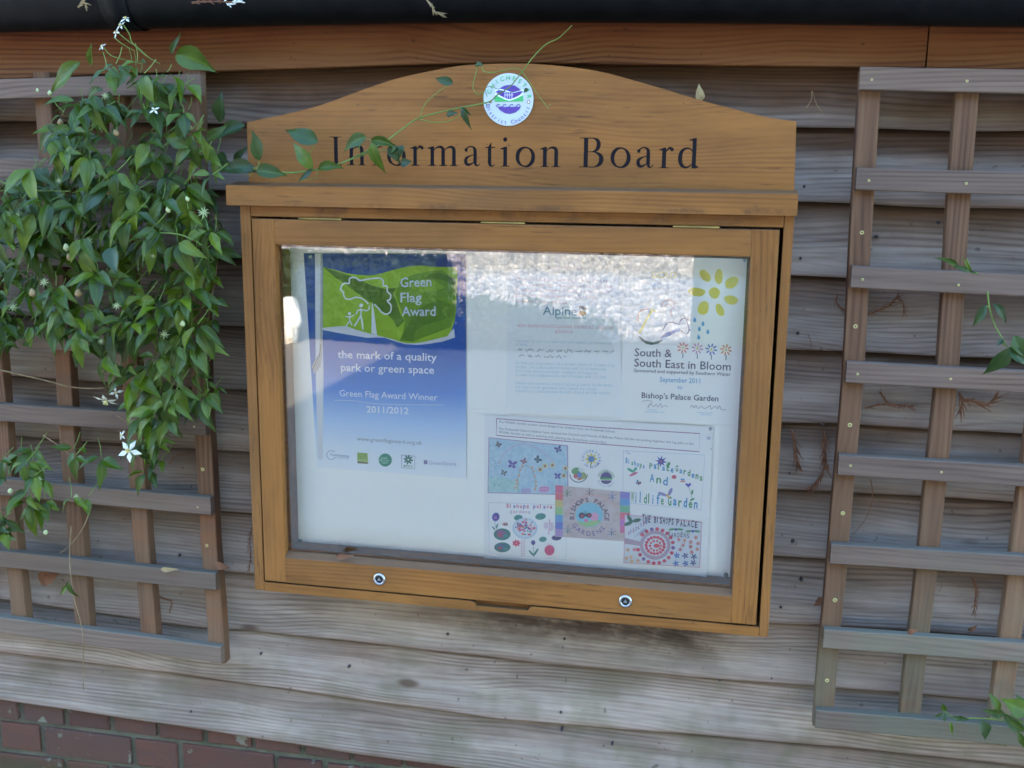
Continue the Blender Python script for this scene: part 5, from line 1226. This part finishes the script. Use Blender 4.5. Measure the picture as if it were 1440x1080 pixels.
stem_px(clem, [(300,238,-.12),(330,240,-.14),(358,237,V),(380,241,V-.01),(405,243,V-.012),(430,241,V-.012),(448,238,V-.01),(476,231,V),(505,218,V),(540,200,V),(565,182,-.155),(590,166,-.15),(640,153,-.145),(685,144,-.142),(700,133,-.142),(718,121,-.142),(735,99.5,-.142),(750,80,-.142),(768,62,-.14),(785,54,-.14),(804,36,-.15)], 0.0019, 0.0008)
for pts_, r_, yy in [([(590,166),(598,146),(615,130),(634,118)], .0009, -.152),([(591,168),(610,172),(632,170),(648,161),(650,155)], .0009, -.152),([(672,93),(668,108),(665,122),(671,133),(679,130),(680,142),(685,147)], .0009, -.142),
        ([(678,93),(680,100),(692,102),(708,99),(722,96),(731,98),(742,112),(756,133),(769,150),(771,153)], .0010, -.145),([(685,136),(683,124),(692,122),(705,128),(718,130),(732,127)], .0007, -.143),([(771,148),(775,147)], .0008, -.145),
        ([(433,222),(442,204),(447,200)], .0009, -.175),([(364,226),(363,234),(358,237)], .0009, -.168),([(355,238),(352,246),(340,247)], .0008, -.165),([(447,239),(446,248),(436,252),(420,254)], .0008, -.178),([(505,218),(525,213),(548,212),(556,222)], .0009, -.168),([(503,212),(512,196),(523,198)], .0009, -.17),
        ([(480,230),(500,222),(515,216),(524,204)], .0008, -.17),([(0,254),(14,265),(0,281)], .0012, -.17),([(0,268),(50,268),(100,269)], .0012, -.18),([(180,340),(205,327),(225,310),(240,292)], .0013, -.20),([(205,328),(240,328),(262,333),(285,345)], .0013, -.20),([(205,328),(206,345),(214,368)], .0011, -.2),
        ([(172,33),(182,48),(186,60),(205,78),(225,90)], .0011, -.13),([(165,45),(178,56),(195,68),(210,82)], .0010, -.13),([(160,52),(172,62),(190,72)], .0009, -.13),([(146,67),(156,78),(175,84),(200,90)], .0009, -.13),([(71,133),(80,148),(90,158)], .0008, -.15)]:
    stem_px(clem, pts_, r_, r_*0.7, 'stem', 'tendril', yy)
for pts_, r_, yy in [([(240,118),(238,145),(228,172),(210,205),(200,215)], .0022, -.10),([(265,238),(285,270),(300,300),(307,330),(304,380),(296,430),(289,480),(289,512)], .0018, -.11),([(0,520),(30,527),(60,534),(105,545),(148,546)], .0019, -.09),
        ([(128,713),(118,740),(100,765),(84,778)], .0014, -.085),([(165,585),(190,600),(210,620)], .0013, -.10),([(100,740),(98,790),(104,840),(116,888),(117,930),(117,970)], .0013, -.10),([(258,552),(255,570),(252,582)], .0012, -.1),([(60,612),(80,625),(100,640)], .0012, -.10),([(205,205),(190,240),(185,300),(190,360),(180,430),(195,500)], .0024, -.095)]:
    stem_px(clem, pts_, r_, r_*0.7, 'stemb', 'stem', yy)
for a_, b_, y in [((97,822),(80,838),-.10),((95,818),(103,842),-.11),((118,968),(113,985),-.1)][:2]: leaf_px(clem, a_, b_, y, None, 0, .8)
def flower(parent, px, py, Y, r, n=4, face=(0, -1, .3), closed=0.25, label=None):
    c = at(px, py, Y); f = thing('flower', None, None, (0, 0, 0)) if False else None
    ax = Vector(face).normalized(); u = ax.orthogonal().normalized(); v = ax.cross(u); mb = MB(); ph = rnd.uniform(0, 6)
    for k in range(n):
        a_ = 2*math.pi*k/n+ph; d = (u*math.cos(a_)+v*math.sin(a_)); t = ax.cross(d); L0 = r*rnd.uniform(.85, 1.1)
        p1 = c+d*L0*0.5+ax*closed*r*.3; p2 = c+d*L0+ax*(closed-0.3)*r*0.5
        mb.add([c+ax*.0005*k, p1+t*r*.2, p1+ax*r*0.06, p1-t*r*.2, p2], [(0,3,2),(0,2,1),(1,2,4),(2,3,4)])
    o = mb.build('flower', M['petal'], parent)
    sm_ = MB()
    for k in range(9):
        a_ = k*0.7; d = (ax+(u*math.cos(a_)+v*math.sin(a_))*0.45).normalized(); sm_.tube([c, c+d*r*0.3, c+d*r*0.42], r*0.03, 4)
    sm_.build('stamens', M['stamen'], o)
for x, y, yy, r_, fc in [(177,27,-.135,.0125,(.1,-.7,.8)),(170,36,-.135,.011,(-.3,-.8,.5)),(164,46,-.135,.0105,(-.4,-.8,.3)),(144,66,-.135,.009,(-.4,-.7,.5)),(150,562,-.14,.026,(0,-.5,-.8)),(182,634,-.15,.026,(.1,-.95,.3)),(163,552,-.13,.014,(.3,-.6,.2)),(190,594,-.12,.014,(0,-.4,-.9)),(172,612,-.12,.012,(-.3,-.6,.1)),
        (217,155,-.2,.010,(.2,-.8,.6)),(102,191,-.17,.010,(-.3,-.8,.4)),(231,472-342,-.13,.008,(0,-1,.3))]:
    flower(clem, x, y, yy, r_*1.0, 5 if r_ > .02 else 4, fc)
def budm(parent, px, py, Y, r, mat='bud', spiky=False):
    c = at(px, py, Y); mb = MB()
    if spiky:
        for k in range(16):
            th = math.acos(1-2*(k+.5)/16); ph = k*2.4; d = Vector((math.sin(th)*math.cos(ph), math.sin(th)*math.sin(ph), math.cos(th))); mb.tube([c, c+d*r*1.2], r*0.13, 4, r*0.04)
        mb.build('seed_head', M[mat], parent)
    else:
        mb.lathe(c-Vector((0, 0, r)), (rnd.uniform(-.4,.4), -.3, 1), [(r*.3,0),(r*.85,r*.5),(r,r*1.1),(r*.6,r*1.9),(r*.1,r*2.4)], 8); mb.build('bud', M[mat], parent, True)
for x, y, yy, r_, m_, sp in [(53,127,-.15,.003,'bud',0),(70,131,-.15,.004,'bud',0),(85,172,-.17,.005,'paledead',0),(165,187,-.205,.005,'paledead',0),(148,135,-.2,.006,'bud',1),(83,254,-.19,.005,'bud',1),(153,269,-.2,.006,'paledead',0),(25,304,-.19,.008,'bud',1),(265,280,-.18,.004,'bud',0),(286,299,-.19,.009,'bud',1),
        (113,345,-.19,.008,'paledead',0),(124,340,-.19,.008,'bud',1),(94,348,-.19,.006,'bud',0),(100,362,-.19,.006,'paledead',0),(62,397,-.18,.008,'bud',1),(47,412,-.18,.007,'paledead',0),(110,412,-.19,.007,'paledead',0),(18,432,-.18,.008,'bud',1),(164,430,-.2,.007,'bud',1),(142,480,-.19,.006,'bud',1),(231,470,-.19,.008,'bud',1),
        (55,674,-.14,.007,'bud',1),(14,690,-.14,.005,'bud',0),(238,295,-.2,.005,'bud',0),(175,268-10,-.2,.004,'bud',0),(107,698,-.13,.005,'bud',1),(64,748,-.11,.005,'bud',0),(215,360,-.2,.004,'bud',1),(256,455,-.19,.005,'bud',0)]:
    budm(clem, x, y, yy, r_, m_, sp)

# climbing shoots at the right edge
def shoot(label, loc, stems, leaves, Y=-0.13):
    t = thing('climbing_shoot', label, 'climbing plant', at(*loc, Y), 'young shoots at the right edge')
    for s_ in stems: stem_px(t, s_, .0014, .0009, 'stem', 'stem', Y)
    for a_, b_, dk, wd in leaves: leaf_px(t, a_, b_, Y-rnd.uniform(0, .02), None, dk, wd)
shoot('bright green leafy shoot hanging at the right edge of the right trellis, middle height', (1417,488), [[(1389,410),(1391,430),(1398,455),(1410,477),(1417,488),(1440,484),(1470,470)],[(1391,433),(1386,430)],[(1417,488),(1408,482)]],
      [((1386,429),(1368,456),1,1.1),((1397,427),(1421,451),1,1.1),((1420,490),(1391,529),1,1.35),((1419,489),(1450,512),1,1.2),((1426,472),(1443,503),0,1.3),((1410,477),(1403,486),1,1.2),((1440,484),(1470,500),0,1.1)])
shoot('small narrow green shoot crossing the third batten of the right trellis', (1360,382), [[(1375,384),(1350,378),(1322,362)],[(1366,383),(1360,364)]],
      [((1348,374),(1321,361),0,.6),((1364,383),(1346,374),0,.8),((1364,383),(1358,364),0,.5),((1360,380),(1376,385),0,.6)], -.10)
shoot('leafy bright green shoot at the bottom right corner of the trellis', (1430,1010), [[(1475,1040),(1438,1015),(1412,1003),(1392,999)],[(1440,1016),(1380,1010),(1345,1010),(1325,998)]],
      [((1413,1003),(1388,1001),0,1.3),((1405,1000),(1397,981),0,1.0),((1445,1000),(1417,984),0,1.5),((1440,1028),(1416,1009),0,1.3),((1465,1020),(1440,985),0,1.3),((1327,1000),(1325,990),0,1.2),((1326,1003),(1318,1010),0,1.2),((1330,1003),(1328,1016),1,1.0),((1337,1015),(1340,1034),0,.9),((1347,1008),(1363,1012),1,1.0),((1350,1012),(1340,1009),1,1.0),((1380,1012),(1388,1042),1,1.3),((1432,1030),(1442,1055),0,1.1)], -.12)
# ------------------------------------------------------------------ dry debris
def sprig(label, pts, r=0.0016, fr=0.010, Y=-0.012, mat='dead', cat='twig', n=5, grp='dry brown sprigs caught on the wall', lf=True, seed=0):
    P = smooth_pts([at(x, y, Y-0.004*math.sin(k)) for k, (x, y) in enumerate(pts)], 6); rr = random.Random(seed+len(pts)); mb = MB().tube(P, r, 5, r*.5)
    if lf:
        for i in range(2, len(P), 2):
            for sg in (-1, 1):
                t = (P[i]-P[i-1]).normalized(); s_ = Vector((t.z, 0, -t.x))*sg; d = (t*rr.uniform(.9, 1.5)+s_*rr.uniform(.35, .8)+Vector((0, rr.uniform(-.5, .1), 0))).normalized(); L0 = fr*rr.uniform(.6, 1.7)
                mb.tube([P[i], P[i]+d*L0*.5+Vector((0, rr.uniform(-.002, .001), 0)), P[i]+d*L0+t*L0*.25], r*rr.uniform(.5, 1.0), 4, r*.25)
    o = mb.build('dry_sprig' if lf else 'dry_twig', M[mat]); tag(o, label, cat, grp); return o
sprig('dry brown conifer sprig beside the second batten gap, near the trellis post', [(1216,444),(1232,438),(1250,430),(1263,418)], seed=1)
sprig('small dry brown sprig hanging at the right of the upper dry sprig', [(1262,418),(1270,428),(1271,438)], .0012, .006, seed=2)
sprig('dry reddish sprig lying across the wall below the fourth trellis batten', [(1216,574),(1240,569),(1262,570),(1281,572)], .0018, .009, seed=3)
sprig('short upright dry twig on top of the reddish sprig', [(1250,568),(1243,560),(1239,553)], .0012, .005, seed=31)
sprig('dry brown sprig hanging just right of the notice board case', [(1112,604),(1117,618),(1120,640),(1122,657)], .0022, .012, seed=4)
sprig('long dry brown sprig hanging left of the right trellis post', [(1158,606),(1160,622),(1159,640),(1160,657)], .0024, .013, seed=5)
sprig('dry brown sprig fanning out below the longest hanging sprig', [(1158,660),(1154,670),(1147,680),(1140,686)], .0020, .012, seed=6)
sprig('dry orange brown sprig wedged under a batten near the right edge', [(1352,562),(1370,565),(1386,570),(1400,560)], .0020, .012, -.03, seed=7)
sprig('dark tangle of dry sprig in the corner right of the second trellis post', [(1349,552),(1353,566),(1350,578)], .0022, .012, -.03, seed=8)
sprig('dry reddish sprig hanging in the low right trellis gap', [(1367,812),(1372,826),(1372,842),(1369,862)], .0018, .007, seed=9)
sprig('dry brown sprig behind the left edge of the notice board case', [(354,742),(351,762),(353,780),(350,800)], .0015, .008, -.02, seed=10)
sprig('curled dry brown stem on the boards right of the left trellis gap', [(238,652),(246,642),(256,640),(268,636)], .0015, .003, seed=11)
sprig('curved bare brown stem below the fifth batten of the right trellis', [(1224,674),(1227,690),(1225,712),(1215,733),(1199,752)], .0011, 0, -.02, lf=False, seed=12)
sprig('fine bare twigs caught on the boards above right of the notice board', [(1134,152),(1141,140),(1142,128),(1148,146),(1158,160)], .0009, 0, -.012, 'paledead', lf=False, seed=13)
sprig('thin dark dry stem looping left of the first trellis post', [(1178,415),(1176,424),(1183,434),(1190,438)], .0014, .006, seed=14)
sprig('small dry curl of stem below the upper notice board corner', [(1136,470),(1140,480),(1141,494)], .0008, 0, lf=False, seed=15)
sprig('dry brown curl on the boards in the low left trellis gap', [(222,838),(232,842),(241,846),(239,860)], .0022, .004, seed=16)
def dleaf(label, base, tip, Y, mat='dead', wide=1.4, name='dead_leaf'):
    A = at(*base, Y); B = at(*tip, Y-0.012); me, vs, uv, fs = LEAVES[2*rnd.randrange(10)]
    mm = leaf_matrix(A, B-A, Vector((rnd.uniform(-.5,.5), -1, .3)), (B-A).length)
    o = obj(name, [mm @ Vector((v[0]*wide, v[1], v[2])) for v in vs], fs, M[mat], None, smooth=True, uv=uv); tag(o, label, 'leaf', 'dead leaves'); return o
dleaf('curled orange brown dead leaf behind the lower left trellis', (55,816), (76,808), -.03, 'dead', 1.3)
dleaf('small reddish dead leaf by the right trellis post low down', (1159,842), (1147,851), -.01)
dleaf('cream folded dead leaf standing on the right slope of the header', (985,143), (988,122), -.105, 'paledead', 1.8)
dleaf('red brown leaf scrap on the bottom batten of the right trellis', (1276,891), (1288,888), -.085)
dleaf('dead leaf scrap lying on the wall under the right trellis gap', (1361,886), (1371,882), -.02)
dleaf('pale dead leaf on the seventh batten of the left trellis', (226,800), (243,801), -.085, 'paledead', .8)
dleaf('brown dead leaf stuck at the left trellis corner', (303,792), (318,799), -.06)
dleaf('brown leaf scrap stuck on the sill inside the door frame', (473,783), (491,782), YD+.001, 'dead', .7)
# litter in the gutter
for lab, pts_, m_ in (('dry twig lying along the gutter lip left of centre', [(270,4),(295,2),(325,3)], 'dead'), ('pale fluff and twig caught on the gutter lip', [(316,0),(322,6),(330,3),(338,2)], 'petal'), ('dry leaf scrap on the gutter lip at the left', [(110,10),(118,4),(121,8)], 'paledead')):
    sprig(lab, pts_, .002, .006, YG-rg-0.003, m_, 'litter', grp='litter on the gutter', seed=33)
sprig('pale dead twig hanging over the gutter above the notice board', [(600,0),(607,8),(611,16),(622,20)], .0014, .006, YG-rg-.004, 'paledead', 'litter', grp='litter on the gutter', seed=34)
